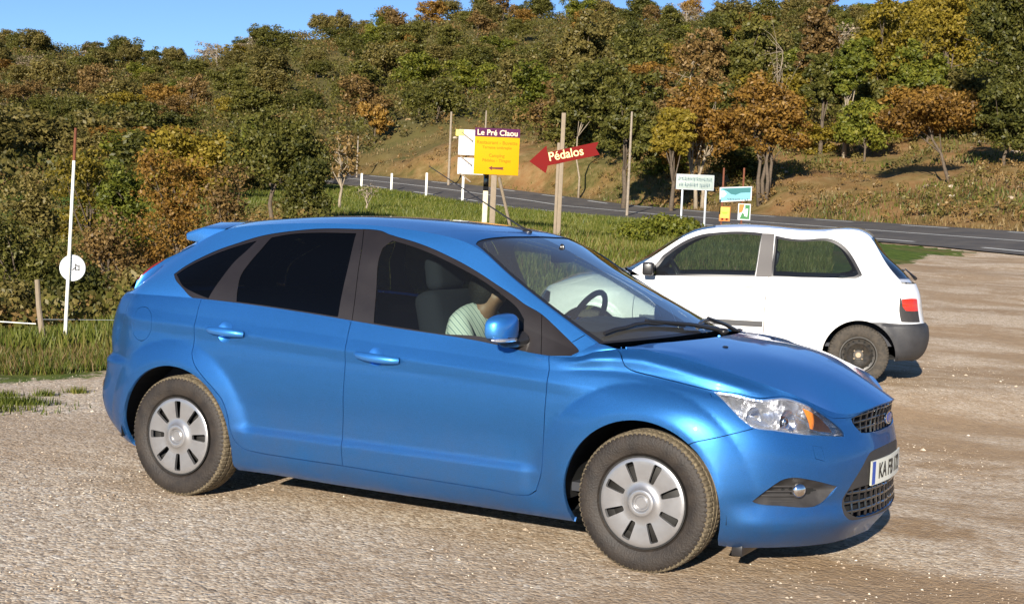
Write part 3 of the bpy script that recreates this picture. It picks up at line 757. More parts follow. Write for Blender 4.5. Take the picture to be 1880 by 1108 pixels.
# number plate panel, grilles
put('bumper_insert',both(P_(lab=='pp',off=-.001)),M['plastic'],car)
def grille(reg,key,depth,us,vs,rad,name):
    g=put(name,both(P_(lab==key,off=-depth)),M['dark'],car)
    b=MB()
    poly=skS.ab(reg); 
    def pt(u,v): 
        a=skS.ab([(u,v)]); return skS.pos(a)[0]-skS.nrm(a)[0]*.012
    def run(L):
        seg=[]
        for (u,v) in L:
            if inpoly(skS.ab([(u,v)]),poly)[0] or u>=17.995: seg.append(tuple(pt(u,v)))
            else:
                if len(seg)>1: b.tube(seg,rad,6)
                seg=[]
        if len(seg)>1: b.tube(seg,rad,6)
    vmin,vmax=min(p[1] for p in reg),max(p[1] for p in reg); umin=min(p[0] for p in reg)
    for u in us: run([(u,v) for v in np.linspace(vmin,vmax,28)])
    for v in vs: run([(u,v) for u in np.linspace(umin,17.999,50)])
    V=list(b.V);Fq=list(b.F);n=len(V)
    b.V=V+[(v[0],-v[1],v[2]) for v in V]; b.F=Fq+[tuple(i+n for i in f[::-1]) for f in Fq]; b.M=[0]*len(b.F); b.n=len(b.V)
    autosmooth(b.build('grille_mesh',M['gloss'],g,True),60); return g
def u_at(w,v=5.5):
    uu=np.linspace(15.6,18,200); ww=[PS.ev(u,v)[1] for u in uu]; return float(np.interp(w,ww[::-1],uu[::-1]))
gU=grille(regS['upg'],'upg',.05,[u_at(w) for w in np.arange(.028,.40,.052)],[5.5,6.05,6.6],.0055,'upper_grille')
gL=grille(regS['lowg'],'lowg',.05,[u_at(w,2.4) for w in np.arange(.03,.46,.058)],[2.15,2.45,2.75],.0075,'lower_grille')
# badge
bd=MB(); p=PS.ev(18,5.9); bd.lathe([(0,0),(.052,0),(.060,.004),(.060,.010),(.050,.012)],40,ax='Y'); 
Mx=Matrix.Rotation(R(90),3,'Z')
bd.V=[tuple(Vector((p[0]+.006+v[1]*1.0,v[0]*1.15,p[2]+v[2]*.52))) for v in bd.V]
bo=autosmooth(bd.build('badge',M['chrome'],gU,True),50)
b2=MB(); b2.ell((p[0]+.014,0,p[2]),(.006,.056,.024)); autosmooth(b2.build('badge_centre',pbr('badge_blue',(.02,.05,.30),.25,coat=1),bo,True),60)
# number plate follows the bumper
zc=.465; V=[];Fp=[];n=16
for i in range(n+1):
    w=-.26+.52*i/n
    for k,(dz,dx) in enumerate(((-.055,0),(.055,0),(.055,-.008),(-.055,-.008))):
        x=PS.ev(u_at(abs(w),3.4),3.4)[0]*.8+.895*.2+.007
        V.append((x+dx,w,zc+dz))
for i in range(n):
    for k in range(4): Fp.append((i*4+k,(i+1)*4+k,(i+1)*4+(k+1)%4,i*4+(k+1)%4))
plate=mk('number_plate',V,Fp,M['plate'],car,smooth=False)
autosmooth(plate,30)
def on_plate(ys,z0,z1,mat,nm,dx=.0015):
    V=[];Fq=[]
    for i,y in enumerate(ys):
        x=float(np.interp(y,[v[1] for v in V0],[v[0] for v in V0]))+dx
        V+= [(x,y,z0),(x,y,z1)]
    for i in range(len(ys)-1): Fq.append((2*i,2*i+2,2*i+3,2*i+1))
    return mk(nm,V,Fq,mat,plate)
V0=V[0::4]
on_plate(np.linspace(-.258,-.222,3),zc-.052,zc+.052,M['plateblue'],'plate_band')
tt=text_mesh('plate_number','KA FB 172',.098,M['ink'],plate,(0,0,0),(0,0,0),bold=.002,xs=1)
me=tt.data
for v in me.vertices:
    y=v.co.x*.86; z=v.co.y+zc; x=float(np.interp(y,[q[1] for q in V0],[q[0] for q in V0]))+.0022; v.co=(x+v.co.z*.2,y,z)
tt.scale=(1,1,1)
# ---- windscreen and rear glass
put('windscreen',both(T_(labt=='wind',off=-.003)),M['wsglass'],car)
put('windscreen_seal',both(T_(labt=='~seal',off=-.004)),M['black'],car)
put('rear_window',both(T_(labt=='hatch',off=-.003)),M['tint'],car)
put('rear_window_seal',both(T_(labt=='~hseal',off=-.004)),M['black'],car)
# cowl: black tray between bonnet and glass
V=[];Fc=[];k=24
for i in range(k+1):
    t=i/k; a=PH.ev(.0+8*t,2.97); b=PT.ev(0,3*t)
    for f,dz in ((0,-.006),(.45,-.014),(1,-.004)): V.append((a[0]*(1-f)+b[0]*f,-(a[1]*(1-f)+b[1]*f),a[2]*(1-f)+b[2]*f+dz))
for i in range(k):
    for j in range(2): Fc.append((i*3+j,i*3+j+1,(i+1)*3+j+1,(i+1)*3+j))
cow=join([(np.array(V),Fc,np.tile([0.,0,1],(len(V),1)))]); cow=join([cow,mirror(cow)])
put('cowl',cow,M['plastic'],car)
def wiper(p0,p1,p2,nm):
    """pivot p0, blade from p1 to p2"""
    def on(x,y):
        # height of the glass at (x,y)
        d=(PT.G[...,0]-x)**2+(PT.G[...,1]-abs(y))**2; i,j=np.unravel_index(np.argmin(d[:40]),d[:40].shape); return PT.G[i,j,2]
    w=MB(); mid=((p1[0]+p2[0])/2,(p1[1]+p2[1])/2)
    q=(p0[0]*.55+mid[0]*.45-.0,p0[1]*.55+mid[1]*.45); zq=max(on(*q),PH.ev(6,2.9)[2])
    w.tube([(p0[0],p0[1],p0[2]),(p0[0]-.02,p0[1]-.03,p0[2]+.022),(q[0],q[1],zq+.020),(mid[0],mid[1],on(*mid)+.024)],[.016,.013,.010,.009],8)
    w.tube([(p1[0]+(p2[0]-p1[0])*t,p1[1]+(p2[1]-p1[1])*t,on(p1[0]+(p2[0]-p1[0])*t,p1[1]+(p2[1]-p1[1])*t)+.014) for t in np.linspace(0,1,9)],.009,8)
    w.ell((p0[0],p0[1],p0[2]+.01),(.024,.024,.018))
    autosmooth(w.build('wiper',M['black'],car,True),50)
wiper((-.01,.20,1.0),(-.265,-.69,0),(-.105,-.10,0),'')
wiper((-.085,.66,.970),(-.095,.08,0),(-.20,.60,0),'')
# ---- light-blocking liner, underbody with added nose blockers, wheel wells
def liner():
    a=np.arange(0,PS.G.shape[0],4); b=np.arange(0,PS.G.shape[1],6); G=PS.G[np.ix_(a,b)]*[1,-1,1]
    c=np.array([-1.3,0,.55]); d=G-c; d[...,0]*=.3; d[...,2]*=.5; d/=np.linalg.norm(d,axis=2)[...,None]
    X=G-d*.045; V=X.reshape(-1,3); nb=len(b); Fq=[]
    for i in range(len(a)-1):
        for j in range(nb-1):
            q=X[i:i+2,j:j+2].reshape(-1,3).mean(0)
            if min(math.hypot(q[0]-.03,q[2]-.315),math.hypot(q[0]+2.605,q[2]-.315))<.42: continue
            if (q[0]>.35 and q[2]>.5) or q[2]<.29: continue
            Fq.append((i*nb+j,(i+1)*nb+j,(i+1)*nb+j+1,i*nb+j+1))
    n=len(V); V2=np.r_[V,V*[1,-1,1]]; return V2,Fq+[tuple(i+n for i in f[::-1]) for f in Fq]
lv,lf=liner(); mk('light_block_liner',lv,lf,M['dark'],car)  # unseen dark inner shell, added to block light through the panel gaps
ub=MB(); ub.box((.52,0,.43),(.42,.80,.46)); ub.box((.05,0,.50),(.6,.88,.5)); ub.box((.73,0,.33),(.12,.66,.25))  # unseen boxes in the nose, added to stop sun leaking through the grilles
P=[(-3.3,.55),(-3.05,.72),(-2.98,.76),(-2.98,.5),(-2.24,.5),(-2.24,.80),(-.36,.80),(-.36,.5),(.42,.5),(.42,.70),(.6,.55),(.75,.3)]
V=[(x,-w,.205) for x,w in P]+[(x,w,.205) for x,w in P[::-1]]; ub.add(V,[tuple(range(len(V)))])
nose_=[(.45,.74),(.55,.665),(.66,.545),(.745,.395),(.795,.195),(.81,0)]; V=[(x,-w,.160) for x,w in nose_]+[(x,w,.160) for x,w in nose_[-2::-1]]; ub.add(V,[tuple(range(len(V)))])  # unseen plate along the lip, added to stop sunlit flecks under the bumper
for cx in(.03,-2.605):
    for s in(1,-1):
        r=.395; V=[];n=26
        for i in range(n+1):
            a=R(-7)+R(194)*i/n
            for y in(.47,.862): V.append((cx+r*math.cos(a),-s*y,.315+r*math.sin(a)))
        Fq=[(2*i,2*i+1,2*i+3,2*i+2) for i in range(n)]
        ub.add(V,Fq)
        V=[(cx+r*math.cos(a),-s*.47,.315+r*math.sin(a)) for a in np.linspace(R(-7),R(187),20)]
        ub.add(V,[tuple(range(20))])
ub.build('underbody',M['dark'],car)
for s_ in(1,-1):
    mf=MB(); mf.box((.44,s_*.62,.140),(.05,.26,.05)); bevel(mf.build('splash_guard',M['black'],car),.004)
# ---- wheels
def tyre_mesh(Ro,Rr,w,nlug=84):
    prof=[(Rr,-w*.36,0),(Rr+.012,-w*.44,0),(Rr+.035,-w*.49,0),(Ro-.045,-w*.5,0),(Ro-.022,-w*.47,0),(Ro-.012,-w*.44,1),(Ro-.004,-w*.40,1),(Ro,-w*.33,1),(Ro,-w*.24,2),(Ro-.007,-w*.225,2),(Ro-.007,-w*.20,2),(Ro+.001,-w*.185,2),(Ro+.001,-w*.04,2),(Ro-.007,-w*.03,2)]
    full=prof+[(r,-y,k) for r,y,k in prof[::-1]]
    n=nlug*4; V=[];F=[];Ms=[]
    for r,y,k in full:
        for j in range(n):
            a=2*math.pi*j/n; q=j%4; d=0
            if k==1 and q==3: d=.007
            if k==2 and q==(3 if abs(y)>w*.1 else 1) and abs(y)>w*.05: d=.004
            V.append(((r-d)*math.cos(a),y,(r-d)*math.sin(a)))
    for i in range(len(full)-1):
        tr=full[i][2]>0 and full[i+1][2]>0
        for j in range(n): F.append((i*n+j,i*n+(j+1)%n,(i+1)*n+(j+1)%n,(i+1)*n+j)); Ms.append(1 if tr else 0)
    return V,F,Ms
def slot_cap(Rc,rot):
    n=8; holes=[]
    for k in range(n):
        a=rot+2*math.pi*k/n; c,s=math.cos(a),math.sin(a); q=[]
        for (r,t) in ((.094,-.008),(.098,-.0125),(.178,-.0205),(.184,-.016),(.184,.016),(.178,.0205),(.098,.0125),(.094,.008)): q.append((r*c-t*s,r*s+t*c))
        holes.append(np.array(q))
    holes=[resample(smooth_poly(h,True,4,28),.005,True) for h in holes]
    V=[];E=[];m=0
    ring=np.array([(Rc*math.cos(t),Rc*math.sin(t)) for t in np.linspace(0,2*np.pi,97)[:-1]])
    for q in [ring]+holes:
        V.append(q); E+=[(m+i,m+(i+1)%len(q)) for i in range(len(q))]; m+=len(q)
    for r in (.012,.024,.031,.035,.042,.05,.058,.064,.075,.09,.104,.12,.137,.153,.168,.182,.192,.198,.202):
        k=max(10,int(2*np.pi*r/.009)); pts=np.array([(r*math.cos(t),r*math.sin(t)) for t in np.linspace(0,2*np.pi,k+1)[:-1]])
        ok=np.ones(len(pts),bool)
        for h in holes: ok&=~inpoly(pts,h); ok&=np.min(np.hypot(pts[:,None,0]-h[None,:,0],pts[:,None,1]-h[None,:,1]),axis=1)>.003
        V.append(pts[ok])
    V=np.concatenate(V); r=delaunay_2d_cdt([Vector(v) for v in V],E,[],0,1e-6,False)
    o=np.array([tuple(v) for v in r[0]]); Fa=np.array([f for f in r[2] if len(f)==3]); c=o[Fa].mean(1)
    keep=np.hypot(*c.T)<Rc
    for h in holes: keep&=~inpoly(c,h)
    Fa=Fa[keep]
    hgt=lambda q:np.interp(q,[0,.028,.031,.036,.042,.052,.06,.066,.09,.13,.18,.195,.202,Rc],[.016,.016,.011,.011,.024,.026,.022,.012,.006,.009,.010,.008,.003,-.008])
    X=np.c_[o[:,0],-hgt(np.hypot(*o.T)),o[:,1]]
    bm=bmesh.new(); vs=[bm.verts.new(p) for p in X]; 
    for f in Fa:
        try: bm.faces.new([vs[i] for i in f])
        except ValueError: pass
    bmesh.ops.recalc_face_normals(bm,faces=bm.faces)
    bd=[e for e in bm.edges if len(e.link_faces)==1]
    ex=bmesh.ops.extrude_edge_only(bm,edges=bd); 
    for v in [g for g in ex['geom'] if isinstance(g,bmesh.types.BMVert)]: v.co.y+=.016; v.co.x*=.985; v.co.z*=.985
    for v in [v for v in bm.verts if not v.link_faces]: bm.verts.remove(v)
    me=bpy.data.meshes.new('hubcap'); bm.to_mesh(me); bm.free(); me.materials.append(M['silver']); return me
def wheel(parent,x,s,rot,side):
    w=empty('wheel',(x,s*.772,.312)); w.parent=parent; w.rotation_euler=(0,0,0 if s<0 else math.pi)
    V,Fq,Ms=tyre_mesh(.316,.206,.19); t=mk('tyre',V,Fq,[M['rubber'],M['tread']],w,mids=Ms); autosmooth(t,28)
    me=slot_cap(.2065,rot); o=bpy.data.objects.new('hubcap',me); COL.objects.link(o); o.parent=w; o.location=(0,-.078,0); autosmooth(o,32)
    b=MB(); b.lathe([(.06,-.03),(.12,-.045),(.165,-.03),(.195,-.055),(.2,-.085),(.207,-.085),(.207,.05)],48); b.lathe([(.0,-.03),(.06,-.03)],24)
    autosmooth(b.build('rim',M['rimdark'],w,True),50)
    return w
wheel(car,.03,-1,R(22.5),1); wheel(car,.03,1,0,1); wheel(car,-2.61,-1,R(2),1); wheel(car,-2.61,1,R(9),1)
# ---- door mirrors
for s in(-1,1):
    c=Vector((-.640,s*.985,1.035)); V=[];Fq=[];n=28;k=16
    for i in range(k+1):
        th=math.pi*i/k; 
        for j in range(n):
            ph=2*math.pi*j/n; sx,sy,sz=math.sin(th)*math.cos(ph),math.sin(th)*math.sin(ph),math.cos(th)
            e=.62; f=lambda t: math.copysign(abs(t)**e,t)
            x,y,z=f(sx)*.062,f(sy)*.112,f(sz)*.066
            if x<0: x*=.35
            z*= (1-.12*(y*s/.112)); x-=abs(y/.112)**2.5*.018
            V.append((c.x+x,c.y+y,c.z+z))
    for i in range(k):
        for j in range(n): Fq.append((i*n+j,(i+1)*n+j,(i+1)*n+(j+1)%n,i*n+(j+1)%n))
    mids=[]
    for f in Fq:
        q=[sum(V[i][a] for i in f)/4 for a in range(3)]; mids.append(0 if q[2]>c.z-.040 else 1)
    mi=mk('door_mirror',V,Fq,[M['blue'],M['black']],car,mids=mids); autosmooth(mi,70)
    st=MB(); pts=[]
    for t in np.linspace(0,1,10):
        y=c.y+s*(.108-.15*t); dy=(y-c.y)/.112; x=c.x+.060*(1-abs(dy)**3.3)**(.5)-abs(dy)**2.5*.014 if abs(dy)<.999 else c.x-.01
        pts.append((x+.001,y,c.z-.047))
    st.tube(pts,[.004]+[.0085]*8+[.003],8); autosmooth(st.build('side_indicator',M['lampin'],mi,True),60)
    ar=MB(); ar.tube([(-.60,s*.845,.985),(-.615,s*.90,.972),(-.635,s*.965,.975),(-.64,s*1.0,.985)],[.036,.026,.028,.018],12); autosmooth(ar.build('mirror_arm',M['black'],mi,True),60)
# ---- roof antenna and spoiler
a=MB(); a.ell((-1.045,0,1.462),(.03,.018,.014)); a.tube([(-1.045,0,1.470),(-1.09,0,1.492),(-1.66,0,1.79)],[.008,.0045,.0022],8); autosmooth(a.build('antenna',M['black'],car,True),60)
prof=[(0,-2.63,.033,.60),(.25,-2.72,.030,.58),(.5,-2.80,.026,.56)]
V=[];Fs=[];n=14
for i in range(n+1):
    w=-1+2*i/n; y=w*.535; aw=abs(w)
    x0=-2.60; xt=-2.99+.115*aw**3; zt=1.405-.040*aw**2
    zr=float(np.interp(aw*.535,[0,.2,.39,.535],[1.447,1.443,1.432,1.400]))
    V+= [(x0,y,zr+.004),(x0-.16,y,zr-.004+.006),(xt,y,zt),(xt+.004,y,zt-.036),(x0-.13,y,zr-.085)]
for i in range(n):
    for j in range(4): Fs.append((i*5+j,(i+1)*5+j,(i+1)*5+j+1,i*5+j+1))
Fs+= [(0,1,2,3,4),tuple(n*5+j for j in (4,3,2,1,0))]
sp=mk('spoiler',V,Fs,M['blue'],car); bevel(sp,.008,3,30)
# ---- cabin
cb=MB()
cb.box((-1.5,0,.32),(2.9,1.5,.04)); cb.box((-2.9,0,.62),(.5,1.3,.6)); cb.box((-.42,0,.60),(.06,1.5,.6)); cb.build('cabin_floor',M['cabin'],car)
hl_=[]; uu=np.linspace(3.2,8.6,14); vv=np.linspace(.1,3,8); X=np.array([[PT.ev(u,v)+[0,0,-.035] for v in vv] for u in uu])*[1,-1,1]
V=X.reshape(-1,3); Fq=[(i*8+j,(i+1)*8+j,(i+1)*8+j+1,i*8+j+1) for i in range(13) for j in range(7)]; n=len(V)
mk('headliner',np.r_[V,V*[1,-1,1]],Fq+[tuple(i+n for i in f[::-1]) for f in Fq],M['seat'],car,smooth=True)
# inner pillars close the door frames
V=[];Fd=[];n=14;prof=[(-.20,.955),(-.32,.985),(-.50,1.0),(-.62,.985),(-.70,.93),(-.72,.80),(-.66,.55)]
for i in range(n+1):
    y=-.74+1.48*i/n
    for x,z in prof:
        hump=.045*math.exp(-((y-.37)/.2)**2)*(1 if -.66<x<-.4 else .3)
        V.append((x+.12*(abs(y)/.74)**2*(-.9),y,z+hump-.02*(abs(y)/.74)**3))
for i in range(n):
    for j in range(len(prof)-1): Fd.append((i*7+j,i*7+j+1,(i+1)*7+j+1,(i+1)*7+j))
dash=mk('dashboard',V,Fd,M['dash'],car,smooth=True)
sw=MB(); Q=Vector((0,0,1)).rotation_difference(Vector((-.90,0,.42)).normalized()).to_matrix(); c=Vector((-.86,.37,.985))
ring=[c+Q@Vector((.185*math.cos(a),.185*math.sin(a),0)) for a in np.linspace(0,2*np.pi,33)]; sw.tube([tuple(p) for p in ring],.016,10,cap=False)
for a in(R(90),R(-90),R(180)):
    sw.tube([tuple(c+Q@Vector((0,0,-.02))),tuple(c+Q@Vector((.178*math.cos(a),.178*math.sin(a),0)))],[.03,.014],8)
sw.ell(tuple(c+Q@Vector((0,0,-.02))),(.06,.06,.04)); sw.tube([tuple(c+Q@Vector((0,0,-.02))),(-.62,.37,.88)],.035,10)
autosmooth(sw.build('steering_wheel',M['black'],car,True),60)
def seat(x,y,front=True):
    e=empty('seat',(x,y,.35)); e.parent=car
    b=MB(); b.box((.05,0,.14),(.52,.50,.18)); bevel(b.build('cushion',M['seat'],e),.05,3)
    b=MB(); b.box((0,0,0),(.15,.48,.62)); o=b.build('backrest',M['seat'],e,loc=(-.28,0,.50),rot=(0,R(-14),0)); bevel(o,.055,3)
    b=MB(); b.box((0,0,0),(.10,.27,.17)); o=b.build('headrest',M['seat'],e,loc=(-.37,0,.885),rot=(0,R(-10),0)); bevel(o,.04,3)
    return e
seat(-1.05,.36); seat(-.95,-.36)
b=MB(); b.box((-2.15,0,.50),(.5,1.25,.2)); b.box((-2.42,0,.82),(.14,1.25,.55)); 
for y in(-.4,.4): b.box((-2.46,y,1.14),(.08,.24,.13))
bevel(b.build('rear_bench',M['seat'],car),.04,3)
rm=MB(); rm.box((-.83,0,1.345),(.035,.23,.065)); rm.tube([(-.83,0,1.37),(-.84,0,1.41)],.01,8); bevel(rm.build('rear_view_mirror',M['black'],car),.012,2)
# paper map on the dashboard: top-level because it only lies there
V=[];Fm=[]
for i in range(5):
    for j in range(3):
        V.append((-.42-.13*j+.02*i,-.44+.155*i-.02*j,1.006+.010*(i%2)+.012*j+.004*i))
for i in range(4):
    for j in range(2): Fm.append((i*3+j,i*3+j+1,(i+1)*3+j+1,(i+1)*3+j))
mp=mk('paper_map',V,Fm,M['paper'],None); so=mp.modifiers.new('t','SOLIDIFY'); so.thickness=.002
tag(mp,'folded pale paper map lying on the dashboard of the blue car','map')

# ================================================================ PERSON in the near front seat
def skin_mesh(name,verts,edges,rad,mat,parent,sub=2):
    me=bpy.data.meshes.new(name); me.from_pydata(verts,edges,[]); o=bpy.data.objects.new(name,me); COL.objects.link(o)
    sk=o.modifiers.new('s','SKIN'); sk.use_smooth_shade=True; 
    if not me.skin_vertices: 
        bm=bmesh.new(); bm.from_mesh(me); bm.verts.layers.skin.verify(); bm.to_mesh(me); bm.free()
    for i,r_ in enumerate(rad):
        s=me.skin_vertices[0].data[i]; s.radius=(r_,r_) if not isinstance(r_,tuple) else r_; s.use_root=(i==0)
    ss=o.modifiers.new('u','SUBSURF'); ss.levels=ss.render_levels=sub
    dg=bpy.context.evaluated_depsgraph_get(); m2=bpy.data.meshes.new_from_object(o.evaluated_get(dg)); bpy.data.objects.remove(o)
    m2.materials.clear(); m2.materials.append(mat)
    for p in m2.polygons: p.use_smooth=True
    q=bpy.data.objects.new(name,m2); COL.objects.link(q); q.parent=parent; return q
M['skin']=pbr('skin',(.26,.14,.085),.5,vary=.08,vscale=20)
M['hair']=pbr('dark_hair',(.010,.007,.005),.7,bump=.6,bscale=120)
M['trouser']=pbr('dark_trousers',(.03,.035,.05),.85)
m,nt=newmat('striped_shirt'); b=nd(nt,'ShaderNodeBsdfPrincipled'); o=nd(nt,'ShaderNodeOutputMaterial'); nt.links.new(b.outputs[0],o.inputs[0]); b.inputs['Roughness'].default_value=.85
tc=nd(nt,'ShaderNodeTexCoord'); w_=nd(nt,'ShaderNodeTexWave'); w_.inputs['Scale'].default_value=16; w_.inputs['Distortion'].default_value=.8; w_.bands_direction='DIAGONAL'; nt.links.new(tc.outputs['Object'],w_.inputs['Vector'])
nt.links.new(ramp(nt,w_.outputs['Fac'],[(0,(.60,.66,.58)),(.78,(.80,.82,.74)),(.9,(.30,.38,.36))]) if 'ramp' in globals() else w_.outputs['Fac'],b.inputs['Base Color']); M['shirt']=m
pr=empty('person',(-1.12,-.40,.545),0,'seated person in pale striped shirt leaning forward inside the blue car','person')
Jn=dict(pelvis=(0,0,.02),waist=(-.03,0,.17),chest=(-.03,0,.33),upper=(.01,0,.455),neck=(.07,0,.545),jaw=(.105,0,.60),head=(.115,0,.665),crown=(.11,0,.74),
 nose=(.205,0,.645),chin=(.165,0,.595),earr=(.10,-.078,.66),earl=(.10,.078,.66))
for s,t in((-1,'r'),(1,'l')):
    Jn['sh'+t]=(.01,s*.165,.44); Jn['ua'+t]=(.07,s*.205,.35); Jn['el'+t]=(.16,s*.20,.25); Jn['fa'+t]=(.27,s*.15,.32); Jn['wr'+t]=(.36,s*.09,.385); Jn['pa'+t]=(.41,s*.07,.405)
    Jn['hip'+t]=(.04,s*.09,.01); Jn['th'+t]=(.24,s*.10,.06); Jn['kn'+t]=(.44,s*.11,.08); Jn['sn'+t]=(.52,s*.11,-.08); Jn['an'+t]=(.58,s*.11,-.22); Jn['toe'+t]=(.74,s*.12,-.245)
    for k in range(4):
        y=s*(.04+.022*k); Jn['f%d%s'%(k,t)]=(.455,y,.405-.003*k); Jn['g%d%s'%(k,t)]=(.487-.004*abs(k-1.5),y,.392); Jn['h%d%s'%(k,t)]=(.503-.005*abs(k-1.5),y,.374)
    Jn['t0'+t]=(.425,s*.035,.415); Jn['t1'+t]=(.452,s*.018,.418)
Rd=dict(pelvis=(.15,.11),waist=(.135,.10),chest=(.15,.105),upper=(.13,.09),neck=.052,jaw=.062,head=(.078,.088),crown=.058,nose=.014,chin=.026,earr=.014,earl=.014)
for t in 'rl':
    Rd.update({'sh'+t:.062,'ua'+t:.050,'el'+t:.040,'fa'+t:.037,'wr'+t:.025,'pa'+t:(.036,.018),'hip'+t:.088,'th'+t:.078,'kn'+t:.058,'sn'+t:.050,'an'+t:.036,'toe'+t:.034,'t0'+t:.011,'t1'+t:.009})
    for k in range(4): Rd.update({'f%d%s'%(k,t):.0095,'g%d%s'%(k,t):.0085,'h%d%s'%(k,t):.007})
Ed=[('pelvis','waist'),('waist','chest'),('chest','upper'),('upper','neck'),('neck','jaw'),('jaw','head'),('head','crown'),('head','nose'),('jaw','chin'),('head','earr'),('head','earl')]
for t in 'rl':
    Ed+=[('upper','sh'+t),('sh'+t,'ua'+t),('ua'+t,'el'+t),('el'+t,'fa'+t),('fa'+t,'wr'+t),('wr'+t,'pa'+t),('pelvis','hip'+t),('hip'+t,'th'+t),('th'+t,'kn'+t),('kn'+t,'sn'+t),('sn'+t,'an'+t),('an'+t,'toe'+t),('pa'+t,'t0'+t),('t0'+t,'t1'+t)]
    for k in range(4): Ed+=[('pa'+t,'f%d%s'%(k,t)),('f%d%s'%(k,t),'g%d%s'%(k,t)),('g%d%s'%(k,t),'h%d%s'%(k,t))]
def fig(name,keep,grow,mat,over={}):
    ks=[k for k in Jn if k in keep]; ix={k:i for i,k in enumerate(ks)}
    rr=[]
    for k in ks:
        r_=over.get(k,Rd[k]); rr.append(tuple(x+grow for x in r_) if isinstance(r_,tuple) else r_+grow)
    return skin_mesh(name,[over.get('@'+k,Jn[k]) for k in ks],[(ix[a],ix[b]) for a,b in Ed if a in ix and b in ix],rr,mat,pr)
fig('body',set(Jn),0,M['skin'])
fig('shirt',{'pelvis','waist','chest','upper','neck','shr','shl','uar','ual','elr','ell','far','fal'},.020,M['shirt'],{'neck':.046,'@neck':(.078,0,.560)})
fig('trousers',{'pelvis','hipr','hipl','thr','thl','knr','knl','snr','snl','anr','anl'},.016,M['trouser'])
h=MB(); h.ell((.112,0,.690),(.102,.097,.094),20,12); h.ell((.065,0,.628),(.085,.092,.105),18,10); autosmooth(h.build('hair',M['hair'],pr,True),80)
for s in(-1,1):
    q=MB(); q.ell((.186,s*.032,.672),(.009,.012,.007),10,6); q.build('eye',M['ink'],pr,True)

# ================================================================ WHITE THREE-DOOR HATCHBACK
YAWC=2.0581
FH=np.array([math.cos(YAWC),math.sin(YAWC)]); RH=np.array([math.sin(YAWC),-math.cos(YAWC)]); EYE=np.array([2.4322,-6.6934])
def gp(X,D): """ground point X metres right of and D metres ahead of the photographer"""; return EYE+D*FH+X*RH
KP=math.radians(11); cf_=-math.cos(KP)*RH+math.sin(KP)*FH; cl_=math.sin(KP)*RH+math.cos(KP)*FH
corg=gp(.2425*13.0,13.0)+cl_*.79
wcar=empty('parked_car',(corg[0],corg[1],.155),math.atan2(cf_[1],cf_[0]),'old dusty white three-door hatchback with black steel wheels parked behind the blue car','car')
CW=[.72,.755,.785,.80,.80,.797,.785,.765]
CZ=[.20,.24,.34,.46,.58,.70,.82,.92]
C=[]
cb_=[.905,.905]
zr=[.24,.28,.37,.47,.57,.70,.83,.93]; xr=[-.53,-.57,-.61,-.62,-.60,-.57,-.545,-.50]
C.append([(x,0,z) for x,z in zip(xr,zr)])
C.append([(x+.01,.35,z) for x,z in zip(xr,zr)])
C.append([(x+.04,w,z) for x,w,z in zip(xr,[.56,.58,.60,.61,.61,.60,.59,.56],zr)])
C.append([(x+.15,w,z) for x,w,z in zip(xr,[.68,.71,.73,.74,.74,.735,.72,.69],zr)])
C.append([(-.22,w,z) for w,z in zip([.71,.745,.775,.79,.79,.785,.775,.75],[.22,.26,.36,.46,.58,.70,.83,.95])])
for x,b in ((.05,.955),(.5,.945),(.95,.925),(1.45,.905)): C.append([(x,w,z) for w,z in zip(CW,CZ[:7]+[b])])
C.append([(2.02,w,z) for w,z in zip(CW[:7]+[.74],[.20,.24,.34,.46,.58,.70,.81,.885])])
iC=len(C)-1
C.append([(2.4,w,z) for w,z in zip([.72,.755,.785,.80,.80,.79,.75,.66],[.20,.24,.34,.46,.56,.67,.78,.86])])
C.append([(2.7,w,z) for w,z in zip([.68,.73,.765,.78,.78,.77,.73,.62],[.20,.24,.34,.45,.54,.63,.72,.80])])
C.append([(2.88,w,z) for w,z in zip([.60,.66,.70,.71,.71,.70,.66,.56],[.20,.24,.34,.45,.54,.62,.69,.745])])
C.append([(x,w,z) for x,w,z in [(2.96,.42,.20),(2.99,.46,.24),(3.02,.5,.34),(3.03,.51,.45),(3.02,.51,.53),(3.0,.50,.60),(2.97,.48,.66),(2.93,.44,.71)]])
C.append([(x,w,z) for x,w,z in [(3.0,.2,.20),(3.03,.22,.24),(3.065,.24,.34),(3.075,.24,.45),(3.065,.24,.53),(3.045,.24,.60),(3.02,.23,.66),(2.98,.21,.705)]])
C.append([(x,0,z) for x,z in [(3.01,.20),(3.04,.24),(3.075,.34),(3.085,.45),(3.075,.53),(3.055,.60),(3.03,.66),(2.99,.71)]])
CT=[[(2.10,.71,.925),(2.17,.47,.935),(2.21,.23,.94),(2.22,0,.942)],
[(1.83,.68,1.125),(1.87,.45,1.133),(1.90,.22,1.138),(1.91,0,1.14)],
[(1.52,.635,1.318),(1.55,.42,1.335),(1.565,.21,1.342),(1.57,0,1.344)],
[(1.28,.615,1.362),(1.29,.41,1.386),(1.30,.2,1.393),(1.30,0,1.395)],
[(.9,.605,1.379),(.9,.40,1.400),(.9,.2,1.407),(.9,0,1.409)],
[(.35,.60,1.374),(.35,.40,1.392),(.35,.2,1.398),(.35,0,1.40)],
[(-.03,.60,1.350),(-.06,.40,1.364),(-.08,.2,1.370),(-.09,0,1.372)],
[(-.15,.615,1.185),(-.19,.42,1.195),(-.21,.2,1.20),(-.22,0,1.202)],
[(-.26,.635,1.03),(-.34,.44,1.04),(-.38,.22,1.042),(-.39,0,1.043)],
[(-.34,.68,.945),(-.44,.46,.935),(-.485,.23,.93),(-.495,0,.93)]]
R10c=np.array([t[0] for t in CT]); rcc=cspl(chord(R10c),R10c,np.linspace(0,chord(R10c)[-1],300)); rcc=rcc[np.argsort(rcc[:,0])]
